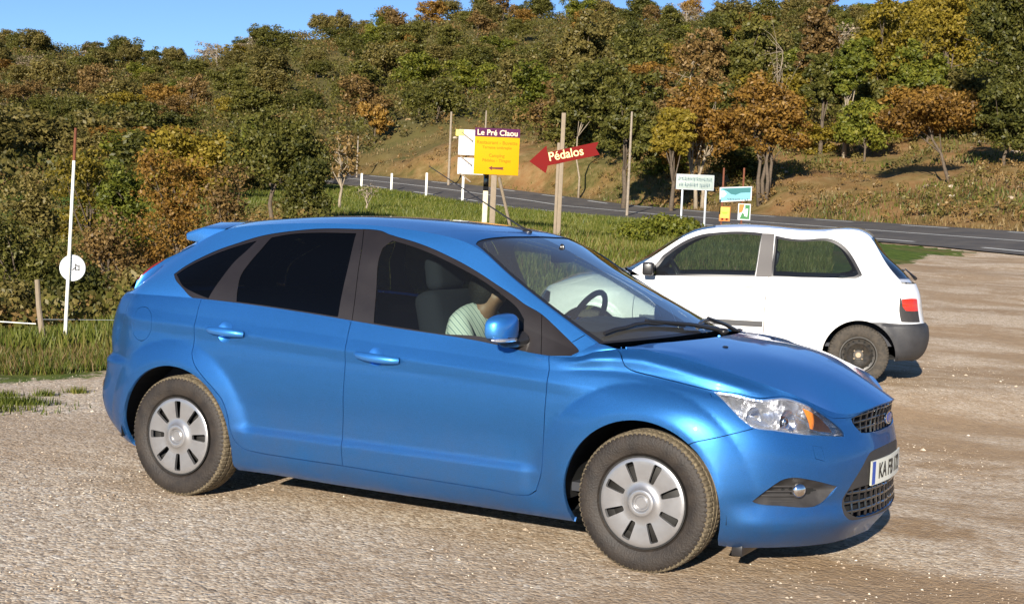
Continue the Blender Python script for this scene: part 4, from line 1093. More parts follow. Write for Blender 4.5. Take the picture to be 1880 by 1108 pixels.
Gcc=[]
for k in range(3,iC+1):
    c=np.array(C[k]); b=c[7]; x={3:-.34,iC:2.10}.get(k,b[0]); r=np.array([np.interp(x,rcc[:,0],rcc[:,j]) for j in range(3)])
    n9=r+np.array([0,.022,-.038]); m8=(b+n9)/2+np.array([0,.001,0])
    if k in(3,iC): n9=r+(b-r)*.35; m8=r+(b-r)*.68
    Gcc.append(list(c)+[m8,n9,r])
def dispc(G):
    G=G.copy(); X,Wd,Z=G[...,0],G[...,1],G[...,2]
    m=Wd>.45
    d=.012*np.clip((.40-np.hypot(X,Z-.26))/.05,0,1)*sstep((Z-.2)/.15)+.012*np.clip((.40-np.hypot(X-2.47,Z-.26))/.05,0,1)*sstep((Z-.2)/.15)
    d+=.006*np.clip(1-np.abs(Z-.76)/.03,0,1)
    # bumper stands proud at the back
    d+=.014*sstep((-.16-X)/.06)*sstep((.565-Z)/.015)
    G[...,1]=Wd+np.where(m,d,0)
    rr=sstep((-.3-X)/.1)*sstep((.575-Z)/.02)*.02; G[...,0]-=rr
    return G
extc=[Gcc[i-3] if 3<=i<=iC else c for i,c in enumerate(C)]
QS=Patch(extc,disp=dispc,rows=8); QG=Patch(Gcc,disp=dispc); QT=Patch(CT)
def sew(A,B,i0,PTp):
    m=A.m; j7=7*m; E=PTp.G[:,0]; o=np.argsort(E[:,0]); E=E[o]
    for i in range(A.G.shape[0]):
        d=B.G[i0*B.n+i,j7]-A.G[i,j7]; k=A.G.shape[1]-1
        e=A.G[i,k]; t=np.array([np.interp(e[0],E[:,0],E[:,q]) for q in range(3)]); d2=t-e
        for j in range(j7,k+1): A.G[i,j]+=d*max(0,1-(j-j7)/m)+d2*max(0,1-(k-j)/(1.2*m))
sew(QG,QS,3,QT)
QG2=Sub(); QG2.__dict__.update(QG.__dict__); QG2.G=QG.G[:,7*QG.m:]; QG2.nv=3; QG2.ev=lambda u,v: Patch.ev(QG2,u,v)
kS,kG,kT=Skin(QS),Skin(QG2),Skin(QT)
for k_ in (kS,kG,kT):
    def nrm(ab,s=k_):
        q=s.uv(ab); e=.04; P=s.P
        u0,u1=np.clip(q[:,0]-e,0,P.nu),np.clip(q[:,0]+e,0,P.nu); v0,v1=np.clip(q[:,1]-e,0,P.nv),np.clip(q[:,1]+e,0,P.nv)
        n=np.cross(P.ev(u1,q[:,1])-P.ev(u0,q[:,1]),P.ev(q[:,0],v1)-P.ev(q[:,0],v0)); n/=np.linalg.norm(n,axis=1)[:,None]+1e-12; n=n*[1,-1,1]
        c=s.pos(ab)-np.array([1.23,0,.5]); c[:,0]*=.3; sg=np.sign(np.sum(n*c,axis=1)); sg[sg==0]=1
        return n*sg[:,None]
    k_.nrm=nrm
def xz(P,L,**k): return [find_side(P,x,z,**k) for x,z in L]
ahr=[find_side(QS,.325*math.cos(a),.26+.325*math.sin(a)) for a in np.linspace(R(-8),R(188),36)]; ahr=[(ahr[0][0],-.3)]+ahr+[(ahr[-1][0],-.3)]
ahf=[find_side(QS,2.47+.325*math.cos(a),.26+.325*math.sin(a)) for a in np.linspace(R(-8),R(188),36)]; ahf=[(ahf[0][0],-.3)]+ahf+[(ahf[-1][0],-.3)]
ub_,_=find_side(QS,-.15,.3)
zb=lambda z,x=-.2: find_side(QS,x,z)[1]
regC={'tail':[(2.62,4.9),(2.3,4.92),(2.28,5.75),(2.75,5.78),(3.32,5.72),(3.30,5.2),(3.16,4.92)],
 'tailbase':[(2.58,4.15),(2.32,4.15),(2.28,4.92),(3.16,4.92),(3.3,5.2),(3.34,5.8),(3.40,5.8),(3.46,4.9),(3.42,4.12)],
 'bumper':[(0,0),(0,4.05),(1,4.06),(2.3,4.06),(3.4,3.98),(4.25,3.95),(4.62,3.9),(4.62,2.0),(4.5,0)],
 'strip':xz(QS,[(.87,.525),(.87,.475),(1.45,.475),(2.0,.475),(2.0,.525),(1.45,.525)]),
 'fbumper':[(15,0),(15,3.4),(14,3.4),(13,3.4),(12.2,3.4),(11.4,3.4),(11.4,0)],
 'lamp':[(13.0,4.2),(13.0,6.3),(12.4,6.3),(11.9,5.9),(11.9,4.6)]}
gc=[xz(QS,[(.85,.93),(.85,.8),(.86,.6),(.86,.4),(.88,.27),(1.2,.25),(1.7,.25),(2.0,.28),(2.06,.45),(2.02,.85)]),
 [(3.86,7.0)]+xz(QS,[(-.29,.93),(-.33,.85)])+[(3.44,5.9)],
 [(10.2,7.0),(10.6,6.7),(11.2,6.55),(11.9,6.5)]]
gc[0][0]=(gc[0][0][0],7.0); gc[0][-1]=(gc[0][-1][0],7.0)
ovc,Fc_,labc,cenc=cut(kS,.02,regC,gc,gapw=.003,holes=[ahr,ahf])
C_=lambda m,**k: lift(kS,ovc,Fc_[m],**k)
fr=labc==''; cc=components(Fc_,fr)
dd=kS.ab([find_side(QS,1.4,.6)])[0]; cdoor=cc[np.argmin(np.where(fr,np.hypot(*(cenc-dd).T),9))]
g3=lambda L:[(u,v-7) for u,v in xz(QG,L)]
rgc={'g1':g3([(1.93,.895),(1.80,1.06),(1.69,1.15),(1.48,1.262),(1.33,1.292),(.93,1.303),(.965,.94)]),
 'g2':g3([(.785,1.285),(.36,1.285),(.24,1.25),(.155,1.18),(.055,1.03),(.04,1.0),(.08,.975),(.80,.945)]),
 'bp':g3([(.92,1.325),(.80,1.318),(.815,.928),(.955,.928)])}
rgc['~d1']=g3([(2.0,.895),(1.97,.90),(1.82,1.08),(1.70,1.175),(1.48,1.288),(1.33,1.315),(.92,1.328),(.96,.925)])[1:]+[(iC-3-.05,.0),(4.0,.0)]
d1=g3([(1.97,.90),(1.82,1.08),(1.70,1.175),(1.48,1.288),(1.33,1.315),(.92,1.328)]); u_b=find_side(QG,.96,.93)[0]; u_f=find_side(QG,1.98,.89)[0]
rgc['~d1']=d1+[(u_b,0.0),(u_f,0.0)]
rgc['~d2']=g3([(.80,1.312),(.34,1.308),(.215,1.27),(.125,1.19),(.025,1.03),(.005,.99),(.05,.962),(.12,.953),(.82,.932)])
ovd,Fd_,labd,cend=cut(kG,.018,rgc,[])
D_=lambda m,**k: lift(kG,ovd,Fd_[m],**k)
rT={'wind':[(.06,.16),(1,.14),(2.0,.14),(2.55,.2),(2.62,.5),(2.62,3),(.06,3)],'hatch':[(6.35,.28),(6.3,1),(6.3,3.0),(8.55,3.0),(8.55,1),(8.4,.22),(7.4,.2)]}
rT['~s']=[(0,.05),(1.2,.04),(2.4,.06),(2.72,.3),(2.75,3),(0,3)]
rT['~h']=[(6.2,.14),(6.15,3),(8.72,3.0),(8.7,.1),(7.4,.06)]
ove,Fe_,labe,cene=cut(kT,.03,rT,[])
E_=lambda m,**k: lift(kT,ove,Fe_[m],**k)
# bonnet sheet between wing edge, nose and windscreen
def hoodc():
    cow=[(2.30-.2*(w/.71)**2,w) for w in (.70,.62,.5,.36,.2,.1,0)]
    cols=[]
    p=QS.ev(iC+.25,7.0); cols.append([p,p+[.004,-.02,.004],p+[.006,-.04,.008],p+[.0,-.05,.01]])
    for i,k in enumerate(range(iC+1,len(C))):
        a=QS.ev(float(k),7.0); cx,cw=[(2.15,.60),(2.18,.5),(2.20,.38),(2.22,.25),(2.23,.12),(2.235,0)][i]; c=np.array([cx,cw,.93-.02*(cw/.6)**2]); q=[a]
        for t in(.33,.67):
            x=a[0]+(cx-a[0])*t; w_=a[1]+(cw-a[1])*t; q.append(np.array([x,w_,np.interp(x,[2.2,2.5,2.75,2.9,3.0],[.935,.895,.835,.775,.715])-.03*(w_/.6)**2]))
        q.append(c); cols.append(q)
    return cols
QH=Patch(hoodc()); kH=Skin(QH)
Gh=QH.G*[1,-1,1]; a_,b_=Gh.shape[:2]; Vh=Gh.reshape(-1,3); Fh2=[(i*b_+j,(i+1)*b_+j,(i+1)*b_+j+1,i*b_+j+1) for i in range(a_-1) for j in range(b_-1)]
nh=kH.nrm(kH.ab(np.array([(i/QH.n,j/QH.m) for i in range(a_) for j in range(b_)]))); nh*=np.sign(nh[:,2:3]+1e-9)
a0=np.array(Vh); f0=np.array(Fh2); 
if np.cross(a0[f0[200,1]]-a0[f0[200,0]],a0[f0[200,2]]-a0[f0[200,0]])[2]<0: Fh2=[f[::-1] for f in Fh2]
put('body',both(C_(fr&(cc!=cdoor),flange=.02),D_(labd==''),E_(labe=='')),M['white'],wcar)
put('bonnet',both((Vh,Fh2,nh)),M['white'],wcar)
put('rear_bumper',both(C_(labc=='bumper',off=.004,flange=.02)),M['bumper'],wcar)
put('front_bumper',both(C_(labc=='fbumper',off=.004)),M['bumper'],wcar)
put('windscreen',both(E_(labe=='wind',off=-.003)),M['cglass'],wcar); put('windscreen_seal',both(E_(labe=='~s',off=-.002)),M['black'],wcar)
put('rear_window',both(E_(labe=='hatch',off=-.003)),glassmat('smoked_glass',(.12,.13,.15)),wcar); put('rear_window_seal',both(E_(labe=='~h',off=-.002)),M['black'],wcar)
M['greypil']=pbr('grey_pillar',(.085,.078,.076),.6,vary=.1,vscale=10)
for s in(1,-1):
    mm=(lambda g:g) if s==1 else mirror
    d=put('door',mm(C_(fr&(cc==cdoor),flange=.02)),M['white'],wcar)
    put('window',mm(D_(labd=='g1',off=-.004)),M['cglass'],d); put('window_frame',mm(D_(labd=='~d1',off=-.001)),M['black'],d)
    put('side_moulding',mm(C_(labc=='strip',off=.008,flange=.008)),M['bumper'],d)
    b=MB(); u,v=find_side(QS,1.045,.845); p=QS.ev(u,v); b.box((p[0],-s*(p[1]+.008),p[2]),(.15,.02,.035)); bevel(b.build('handle',pbr('handle_grey',(.45,.43,.42),.5),d),.006,2)
    put('side_window',mm(D_(labd=='g2',off=-.004)),M['cglass'],wcar); put('side_window_seal',mm(D_(labd=='~d2',off=-.001)),M['black'],wcar)
    put('door_pillar',mm(D_(labd=='bp',off=.002)),M['greypil'],wcar)
    tb=put('tail_light_base',mm(C_(labc=='tailbase',off=.002)),M['plastic'],wcar); put('tail_light',mm(C_(labc=='tail',off=.004)),M['redorange'],wcar)
    put('headlight',mm(C_(labc=='lamp',off=.003)),M['clear'],wcar); 
    mb=MB(); mb.box((1.93,-s*.86,.955),(.10,.17,.12)); mb.tube([(1.93,-s*.75,.93),(1.93,-s*.83,.94)],.03,8); bevel(mb.build('door_mirror',M['black'],wcar),.02,3)
def liner2():
    a=np.arange(0,QS.G.shape[0],5); b=np.arange(0,QS.G.shape[1],8); G=QS.G[np.ix_(a,b)]*[1,-1,1]
    d=G-np.array([1.2,0,.5]); d[...,0]*=.3; d[...,2]*=.5; d/=np.linalg.norm(d,axis=2)[...,None]; X=G-d*.04; V=X.reshape(-1,3); nb=len(b); Fq=[]
    for i in range(len(a)-1):
        for j in range(nb-1):
            q=X[i:i+2,j:j+2].reshape(-1,3).mean(0)
            if min(math.hypot(q[0],q[2]-.26),math.hypot(q[0]-2.47,q[2]-.26))<.37: continue
            Fq.append((i*nb+j,(i+1)*nb+j,(i+1)*nb+j+1,i*nb+j+1))
    n=len(V); return np.r_[V,V*[1,-1,1]],Fq+[tuple(i+n for i in f[::-1]) for f in Fq]
lv,lf=liner2(); mk('light_block_liner',lv,lf,M['dark'],wcar)  # unseen inner shell, added to keep light out of the body gaps
ub=MB(); ub.box((1.2,0,.24),(3.4,1.2,.02)); 
for cx in(0,2.47):
    for s in(1,-1):
        V=[];n=22
        for i in range(n+1):
            a=R(-5)+R(190)*i/n
            for y in(.42,.775): V.append((cx+.345*math.cos(a),-s*y,.26+.345*math.sin(a)))
        ub.add(V,[(2*i,2*i+1,2*i+3,2*i+2) for i in range(n)])
ub.build('underbody',M['dark'],wcar)
M['oldtyre']=pbr('old_tyre',(.038,.034,.029),.85,vary=.3,vscale=25,dirt=(.075,.062,.048),bump=.3,bscale=120)
def cwheel(x,s):
    w=empty('wheel',(x,s*.70,.266)); w.parent=wcar; w.rotation_euler=(0,0,0 if s<0 else math.pi)
    V,Fq,Ms=tyre_mesh(.27,.165,.155,60); t=mk('tyre',V,Fq,[M['oldtyre'],M['oldtyre']],w,mids=Ms); autosmooth(t,28)
    b=MB(); b.lathe([(0.0,-.035),(.045,-.035),(.05,-.015),(.085,-.030),(.105,-.045),(.13,-.03),(.15,-.035),(.158,-.07),(.168,-.07),(.168,.06)],48)
    rimo=autosmooth(b.build('rim',M['steel'],w,True),40)
    h=MB()
    for k in range(16):
        a=2*math.pi*k/16; h.ell((.128*math.cos(a),-.034,.128*math.sin(a)),(.009,.005,.009),10,6)
    h.build('vent_holes',M['dark'],rimo,True)['kind']='stuff'
    c=MB(); c.lathe([(0,-.052),(.022,-.052),(.028,-.045),(.028,-.03)],24); autosmooth(c.build('hub',M['hub'],w,True),40)
    for k in range(4):
        a=math.pi/4+math.pi/2*k; q=MB(); q.ell((.05*math.cos(a),-.035,.05*math.sin(a)),(.009,.01,.009),10,6); q.build('bolt',M['hub'],w,True)
for x in(0,2.472):
    for s in(-1,1): cwheel(x,s)
# cabin
cbm=MB(); cbm.box((1.1,0,.34),(2.6,1.35,.03)); cbm.box((-.2,0,.6),(.5,1.2,.5)); cbm.build('cabin_floor',M['cabin'],wcar)
V=[];Fd=[];prof=[(2.25,.90),(2.12,.925),(1.90,.93),(1.80,.88),(1.80,.6)]
for i in range(11):
    y=-.66+1.32*i/10
    for x,z in prof: V.append((x-.10*(abs(y)/.66)**2,y,z))
for i in range(10):
    for j in range(4): Fd.append((i*5+j,i*5+j+1,(i+1)*5+j+1,(i+1)*5+j))
mk('dashboard',V,Fd,M['dash'],wcar,smooth=True)
M['cseat']=pbr('grey_seat',(.10,.11,.12),.9)
for y in(.33,-.33):
    e=empty('seat',(1.15,y,.35)); e.parent=wcar
    b=MB(); b.box((.05,0,.12),(.48,.46,.16)); bevel(b.build('cushion',M['cseat'],e),.05,3)
    b=MB(); b.box((0,0,0),(.13,.44,.52)); bevel(b.build('backrest',M['cseat'],e,loc=(-.24,0,.42),rot=(0,R(-16),0)),.05,3)
    b=MB(); b.box((0,0,0),(.09,.24,.15)); bevel(b.build('headrest',M['cseat'],e,loc=(-.34,0,.74),rot=(0,R(-10),0)),.04,3)
sw=MB(); Q=Vector((0,0,1)).rotation_difference(Vector((-.85,0,.5)).normalized()).to_matrix(); c=Vector((1.68,.33,.88))
sw.tube([tuple(c+Q@Vector((.18*math.cos(a),.18*math.sin(a),0))) for a in np.linspace(0,2*np.pi,29)],.014,8,cap=False); sw.tube([tuple(c),(1.85,.33,.8)],.03,8); sw.tube([tuple(c+Q@Vector((-.17,0,0))),tuple(c+Q@Vector((.17,0,0)))],.014,8)
autosmooth(sw.build('steering_wheel',M['black'],wcar,True),60)
rb=MB(); rb.box((.12,0,.74),(.14,1.15,.42)); bevel(rb.build('rear_bench',M['cseat'],wcar),.04,3)
wp=MB(); wp.tube([(-.52,.02,.96),(-.47,-.06,1.01),(-.44,-.26,1.04)],[.018,.008,.006],8); wp.tube([(-.42,-.12,1.03),(-.36,-.42,1.035)],.008,8); autosmooth(wp.build('rear_wiper',M['black'],wcar,True),50)

# ================================================================ GROUND, ROAD, HILL
ZE=1.5467; F_=2647.5
DR=np.array([-60,0,9,11.5,13,15,18,23,30,38,45,50,60,73,85,100,115,130,150,180,215,250,300,420,700.])
XC=np.array([-1.2,-.355,-.24,-.13,-.015,.1,.21,.355,1.2])   # sideways position as a fraction of distance
def e2z(e,D): return ZE+e*D/F_
# ground height by distance (rows) for each direction (columns, left to right)
ZT={}
ZT[-.355]=[0,0,0,0,.0,-.03,-.35,-1.3,-1.6,-1.0,0,.5,1.2,1.9,2.6,e2z(30,100),e2z(62,115),e2z(98,130),e2z(130,150),e2z(178,180),e2z(240,215),e2z(264,250),26,22,10]
ZT[-1.2]=ZT[-.355]
ZT[-.24]=[0,0,0,.02,.05,.06,.0,-.5,-.8,-.3,.4,.8,1.3,1.8,2.4,e2z(28,100),e2z(60,115),e2z(92,130),e2z(125,150),e2z(165,180),e2z(220,215),e2z(243,250),22,18,8]
ZT[-.13]=[0,0,0,.02,.06,.08,.1,0.2,.7,1.05,1.25,1.35,1.55,1.8,2.1,2.9,e2z(62,115),e2z(112,130),e2z(160,150),e2z(215,180),e2z(280,215),e2z(311,250),35,26,10]
ZT[-.015]=[0,0,0,.03,.12,.2,.42,.85,1.15,1.27,1.33,1.38,1.48,1.66,1.95,e2z(70,100),e2z(135,115),e2z(175,130),e2z(222,150),e2z(275,180),e2z(328,215),e2z(358,250),40,30,12]
ZT[.1]=[0,0,0,.04,.155,.17,.32,.6,.9,1.08,1.2,1.28,1.45,1.62,2.35,e2z(152,100),e2z(205,115),e2z(240,130),e2z(275,150),e2z(308,180),e2z(345,215),e2z(365,250),39,30,12]
ZT[.21]=[0,0,0,.04,.155,.17,.3,.52,.78,1.0,1.12,1.2,1.5,e2z(68,73),e2z(130,85),e2z(190,100),e2z(235,115),e2z(275,130),e2z(310,150),e2z(345,180),e2z(365,215),e2z(378,250),40,34,14]
ZT[.355]=[0,0,0,.04,.155,.18,.3,.5,.72,.92,1.18,1.50,e2z(55,60),e2z(135,73),e2z(175,85),e2z(225,100),e2z(270,115),e2z(310,130),e2z(345,150),e2z(385,180),e2z(405,215),e2z(418,250),44,36,14]
ZT[1.2]=ZT[.355]
ZTAB=np.array([ZT[c] for c in XC]).T
SEG=np.linspace(0,1,2)
def road_centre_x(D):
    """sideways position of the road's near edge line at distance D"""
    D=np.asarray(D,float)
    x=13.9-.364*(D-45.5)
    far=np.clip((D-88)/40,0,1); return x-6.0*far**2*3
def road_z(D): return np.interp(D,[20,42,45,60,73,85,95,105,120],[.6,1.12,1.20,1.46,1.70,2.02,2.55,3.2,4.1])
NRM=(math.cos(math.atan(.364)),math.sin(math.atan(.364)))
def road_off(X,D):
    """metres across the road, from the near edge line (positive uphill)"""
    return (X-road_centre_x(D))*NRM[0]
def ground_z(X,D):
    X=np.asarray(X,float); D=np.asarray(D,float)
    xf=np.clip(X/np.maximum(D,4.0),-1.19,1.19)
    sm=lambda t:t*t*(3-2*t)
    i=np.clip(np.searchsorted(XC,xf)-1,0,len(XC)-2); t=sm((xf-XC[i])/(XC[i+1]-XC[i]))
    j=np.clip(np.searchsorted(DR,D)-1,0,len(DR)-2); s=np.clip((D-DR[j])/(DR[j+1]-DR[j]),0,1)
    z=(ZTAB[j,i]*(1-s)+ZTAB[j+1,i]*s)*(1-t)+(ZTAB[j,i+1]*(1-s)+ZTAB[j+1,i+1]*s)*t
    # level shelf for the road
    o=road_off(X,D); k=np.clip(np.minimum((o+5.5)/4.0,(9.2-o)/2.2),0,1)*np.clip((D-24)/10,0,1)*np.clip((135-D)/15,0,1)
    zr=road_z(D)+.07*np.clip(o,-1,6.5)-.03
    return z*(1-sm(k))+zr*sm(k)
def wpos(X,D,z=None):
    X=np.asarray(X,float);D=np.asarray(D,float); p=EYE[None,:]+D.reshape(-1,1)*FH+X.reshape(-1,1)*RH
    return np.c_[p,ground_z(X,D).reshape(-1) if z is None else np.broadcast_to(z,D.shape).reshape(-1)]
def gpt(X,D,dz=0): return Vector(wpos(np.array([X]),np.array([D]))[0])+Vector((0,0,dz))
HORZ=lambda px: 352+.0448*px
_c,_s=math.cos(.0448),math.sin(.0448); _cp,_sp=math.cos(-.0601),math.sin(-.0601)
def ray_parts(px,py):
    # sideways and upward metres per metre ahead for a line of sight
    a=(px-940)/F_; b=(554-py)/F_; x=a*_c-b*_s; u=a*_s+b*_c
    fw=_cp-u*_sp; return x/fw,(_sp+u*_cp)/fw
def from_px(px,D,py=None): return ray_parts(px,HORZ(px) if py is None else py)[0]*D
def vnoise(X,Y,s,seed=0):
    """cheap smooth noise on arrays"""
    r=np.random.default_rng(seed); T=r.random((64,64))
    x=(X*s)%64; y=(Y*s)%64; i=x.astype(int);j=y.astype(int); a=x-i;b=y-j; a=a*a*(3-2*a); b=b*b*(3-2*b)
    return (T[i%64,j%64]*(1-a)+T[(i+1)%64,j%64]*a)*(1-b)+(T[i%64,(j+1)%64]*(1-a)+T[(i+1)%64,(j+1)%64]*a)*b-.5
rows=np.concatenate([np.arange(-40,4,2.0),np.arange(4,20,.28),np.arange(20,60,.55),np.arange(60,130,1.2),np.arange(130,270,3),np.arange(270,700,20)])
NC=420; ss=np.sin(np.linspace(-1,1,NC)*1.1)/math.sin(1.1); ss=np.sign(ss)*np.abs(ss)**1.5*1.25
Dg,Sg=np.meshgrid(rows,ss,indexing='ij'); Xg=Sg*(np.maximum(Dg,0)+22)
Zg=ground_z(Xg,Dg)
off=road_off(Xg,Dg); onroad=np.clip(np.minimum(off+2.2,8-off)/1.0,0,1)*(Dg>26)
rough=np.clip((Dg-15)/20,0,1)*(1-onroad)
bank_=np.clip((off-6.5)/2.5,0,1)
Zg=Zg+rough*(.05*vnoise(Xg,Dg,1.3,1)+.16*vnoise(Xg,Dg,.4,2))+bank_*rough*(.55*vnoise(Xg,Dg,.35,3)+.28*vnoise(Xg,Dg,.9,4)+1.5*vnoise(Xg,Dg,.09,5)*np.clip((Dg-70)/60,0,1))
Zg=Zg+(1-rough)*.018*vnoise(Xg,Dg,1.1,6)*np.clip((Dg-2)/3,0,1)
P2=EYE[None,None,:]+Dg[...,None]*FH+Xg[...,None]*RH
V=np.concatenate([P2,Zg[...,None]],axis=2).reshape(-1,3); nr,nc=Dg.shape
Fg2=[(i*nc+j,i*nc+j+1,(i+1)*nc+j+1,(i+1)*nc+j) for i in range(nr-1) for j in range(nc-1)]
# distance to the edge of the turf, painted as an attribute; the material breaks the edge up
bx=np.array([-40,-5.2,-4.0,-1.5,1.0,3.2,5.2,7.5,11.5,16]); by=np.array([11.4,11.5,11.9,14.5,16.6,18.5,23,30,39.5,46])
gd=(Dg-np.interp(Xg,bx,by))
gd=np.where(Xg>16,-3,gd)
left=np.minimum(gd,3); 
fieldg=np.clip(left,-3,3)*np.where(off>-.9,0,1)-3*np.where(off>-.9,1,0)
bank=np.where(Dg>30,np.clip(off-6.3,-3,3),-3)
bank=np.where((Dg>125),3,bank)
wood=np.clip((Dg-118-14*Sg*4)/20,-3,3)
def mask_attr(me,name,vals):
    a=me.attributes.new(name,'FLOAT','POINT'); a.data.foreach_set('value',np.asarray(vals,dtype=np.float32).ravel())
def attr(nt,name):
    a=nd(nt,'ShaderNodeAttribute'); a.attribute_name=name; return a.outputs['Fac']
def ground_material():
    m,nt=newmat('ground_cover'); L=nt.links.new
    b=nd(nt,'ShaderNodeBsdfPrincipled'); o=nd(nt,'ShaderNodeOutputMaterial'); L(b.outputs[0],o.inputs[0]); b.inputs['Roughness'].default_value=.95; b.inputs['Specular IOR Level'].default_value=.15
    g=nd(nt,'ShaderNodeNewGeometry'); P=g.outputs['Position']
    # gravel: pebbles of several colours, with damp brown earth between
    v=nd(nt,'ShaderNodeTexVoronoi'); v.inputs['Scale'].default_value=62; L(P,v.inputs['Vector'])
    v2=nd(nt,'ShaderNodeTexVoronoi'); v2.inputs['Scale'].default_value=27; L(P,v2.inputs['Vector'])
    cs=nd(nt,'ShaderNodeSeparateColor'); L(v.outputs['Color'],cs.inputs[0]); cs2=nd(nt,'ShaderNodeSeparateColor'); L(v2.outputs['Color'],cs2.inputs[0])
    peb=ramp(nt,cs.outputs[0],[(0,(.16,.11,.07)),(.22,(.36,.265,.18)),(.5,(.58,.46,.33)),(.8,(.76,.64,.48)),(1,(.90,.84,.72))])
    peb2=ramp(nt,cs2.outputs[0],[(0,(.22,.155,.10)),(.35,(.54,.42,.30)),(.8,(.72,.60,.46)),(1,(.92,.87,.78))])
    grv=mixc(nt,.35,peb,peb2)
    mp=nd(nt,'ShaderNodeMapping'); mp.inputs['Rotation'].default_value=(0,0,math.radians(-28)); mp.inputs['Scale'].default_value=(.6,1.25,1); L(P,mp.inputs['Vector'])
    streak=noise_n(nt,mp.outputs[0],.55,6,.62,.4)
    patch=noise_n(nt,P,.55,8,.70,.5)
    sf=nd(nt,'ShaderNodeMapRange'); L(streak,sf.inputs['Value']); sf.inputs['From Min'].default_value=.46; sf.inputs['From Max'].default_value=.57
    pf=nd(nt,'ShaderNodeMapRange'); L(patch,pf.inputs['Value']); pf.inputs['From Min'].default_value=.47; pf.inputs['From Max'].default_value=.57
    # earth shows more on the side away from the field
    right=nd(nt,'ShaderNodeMapRange'); L(attr(nt,'side'),right.inputs['Value']); right.inputs['From Min'].default_value=-1.2; right.inputs['From Max'].default_value=1.8; right.inputs['To Min'].default_value=.5
    ef=mathn(nt,'MULTIPLY',mathn(nt,'MAXIMUM',sf.outputs[0],mathn(nt,'MULTIPLY',pf.outputs[0],.85)),right.outputs[0],True)
    dn=nd(nt,'ShaderNodeMapRange'); L(mathn(nt,'ADD',attr(nt,'dirt'),mathn(nt,'MULTIPLY',mathn(nt,'SUBTRACT',noise_n(nt,P,1.9,8,.72,.6),.5),2.2)),dn.inputs['Value']); dn.inputs['From Min'].default_value=.42; dn.inputs['From Max'].default_value=.80
    ef=mathn(nt,'MULTIPLY',mathn(nt,'MAXIMUM',ef,dn.outputs[0]),.88)
    earth=ramp(nt,noise_n(nt,P,9,8,.7),[(.3,(.135,.068,.024)),(.5,(.245,.135,.052)),(.72,(.38,.24,.115))])
    grv=mixc(nt,ef,grv,earth)
    wr=nd(nt,'ShaderNodeMapRange'); L(attr(nt,'side'),wr.inputs['Value']); wr.inputs['From Min'].default_value=.2; wr.inputs['From Max'].default_value=3.2; wr.inputs['To Max'].default_value=.55
    grv=mixc(nt,wr.outputs[0],grv,mixc(nt,.45,grv,(.50,.33,.175)))
    big=noise_n(nt,P,.16,4,.5); grv=mixc(nt,mathn(nt,'MULTIPLY',big,.35),grv,(.67,.55,.41))
    # grey tarry patch near the road
    # turf
    turf=ramp(nt,noise_n(nt,P,3.2,9,.75),[(.28,(.030,.050,.006)),(.45,(.065,.105,.012)),(.6,(.115,.160,.020)),(.8,(.20,.22,.04))])
    dry=ramp(nt,noise_n(nt,P,2.2,8,.7),[(.3,(.10,.060,.022)),(.5,(.19,.125,.05)),(.75,(.30,.215,.10))])
    df=nd(nt,'ShaderNodeMapRange'); L(noise_n(nt,P,.22,5,.6),df.inputs['Value']); df.inputs['From Min'].default_value=.50; df.inputs['From Max'].default_value=.66
    turf=mixc(nt,mathn(nt,'MULTIPLY',df.outputs[0],.75),turf,dry)
    tn=mathn(nt,'ADD',attr(nt,'turf'),mathn(nt,'MULTIPLY',mathn(nt,'SUBTRACT',noise_n(nt,P,1.9,8,.75),.5),3.2))
    tf=nd(nt,'ShaderNodeMapRange'); L(tn,tf.inputs['Value']); tf.inputs['From Min'].default_value=-.08; tf.inputs['From Max'].default_value=.12
    col=mixc(nt,tf.outputs[0],grv,turf)
    # bank: dry grass, bare orange soil and stones
    soil=ramp(nt,noise_n(nt,P,.55,10,.72),[(.30,(.16,.075,.028)),(.45,(.24,.13,.05)),(.58,(.27,.165,.07)),(.72,(.36,.25,.12)),(.85,(.45,.36,.22))])
    bg_=ramp(nt,noise_n(nt,P,1.1,9,.7),[(.3,(.055,.060,.014)),(.5,(.12,.10,.03)),(.7,(.22,.17,.07))])
    gf=nd(nt,'ShaderNodeMapRange'); L(noise_n(nt,P,.17,7,.65),gf.inputs['Value']); gf.inputs['From Min'].default_value=.44; gf.inputs['From Max'].default_value=.60
    soil=mixc(nt,gf.outputs[0],soil,bg_)
    bn=mathn(nt,'ADD',attr(nt,'bank'),mathn(nt,'MULTIPLY',mathn(nt,'SUBTRACT',noise_n(nt,P,1.2,6,.7),.5),2.0))
    bf=nd(nt,'ShaderNodeMapRange'); L(bn,bf.inputs['Value']); bf.inputs['From Min'].default_value=-.1; bf.inputs['From Max'].default_value=.2
    col=mixc(nt,bf.outputs[0],col,soil)
    wf=nd(nt,'ShaderNodeMapRange'); L(attr(nt,'wood'),wf.inputs['Value']); wf.inputs['From Min'].default_value=-.3; wf.inputs['From Max'].default_value=.6
    under=ramp(nt,noise_n(nt,P,.5,8,.7),[(.3,(.055,.058,.017)),(.55,(.105,.095,.03)),(.8,(.18,.14,.055))])
    col=mixc(nt,mathn(nt,'MULTIPLY',wf.outputs[0],.85),col,under)
    L(col,b.inputs['Base Color'])
    bp=nd(nt,'ShaderNodeBump'); bp.inputs['Strength'].default_value=.5; bp.inputs['Distance'].default_value=.008; L(mathn(nt,'ADD',mathn(nt,'MULTIPLY',v.outputs['Distance'],-1.0),mathn(nt,'MULTIPLY',v2.outputs['Distance'],-.8)),bp.inputs['Height'])
    bp2=nd(nt,'ShaderNodeBump'); bp2.inputs['Strength'].default_value=.35; bp2.inputs['Distance'].default_value=.03; L(noise_n(nt,P,5,8,.7),bp2.inputs['Height']); L(bp.outputs[0],bp2.inputs['Normal'])
    L(bp2.outputs[0],b.inputs['Normal'])
    return m
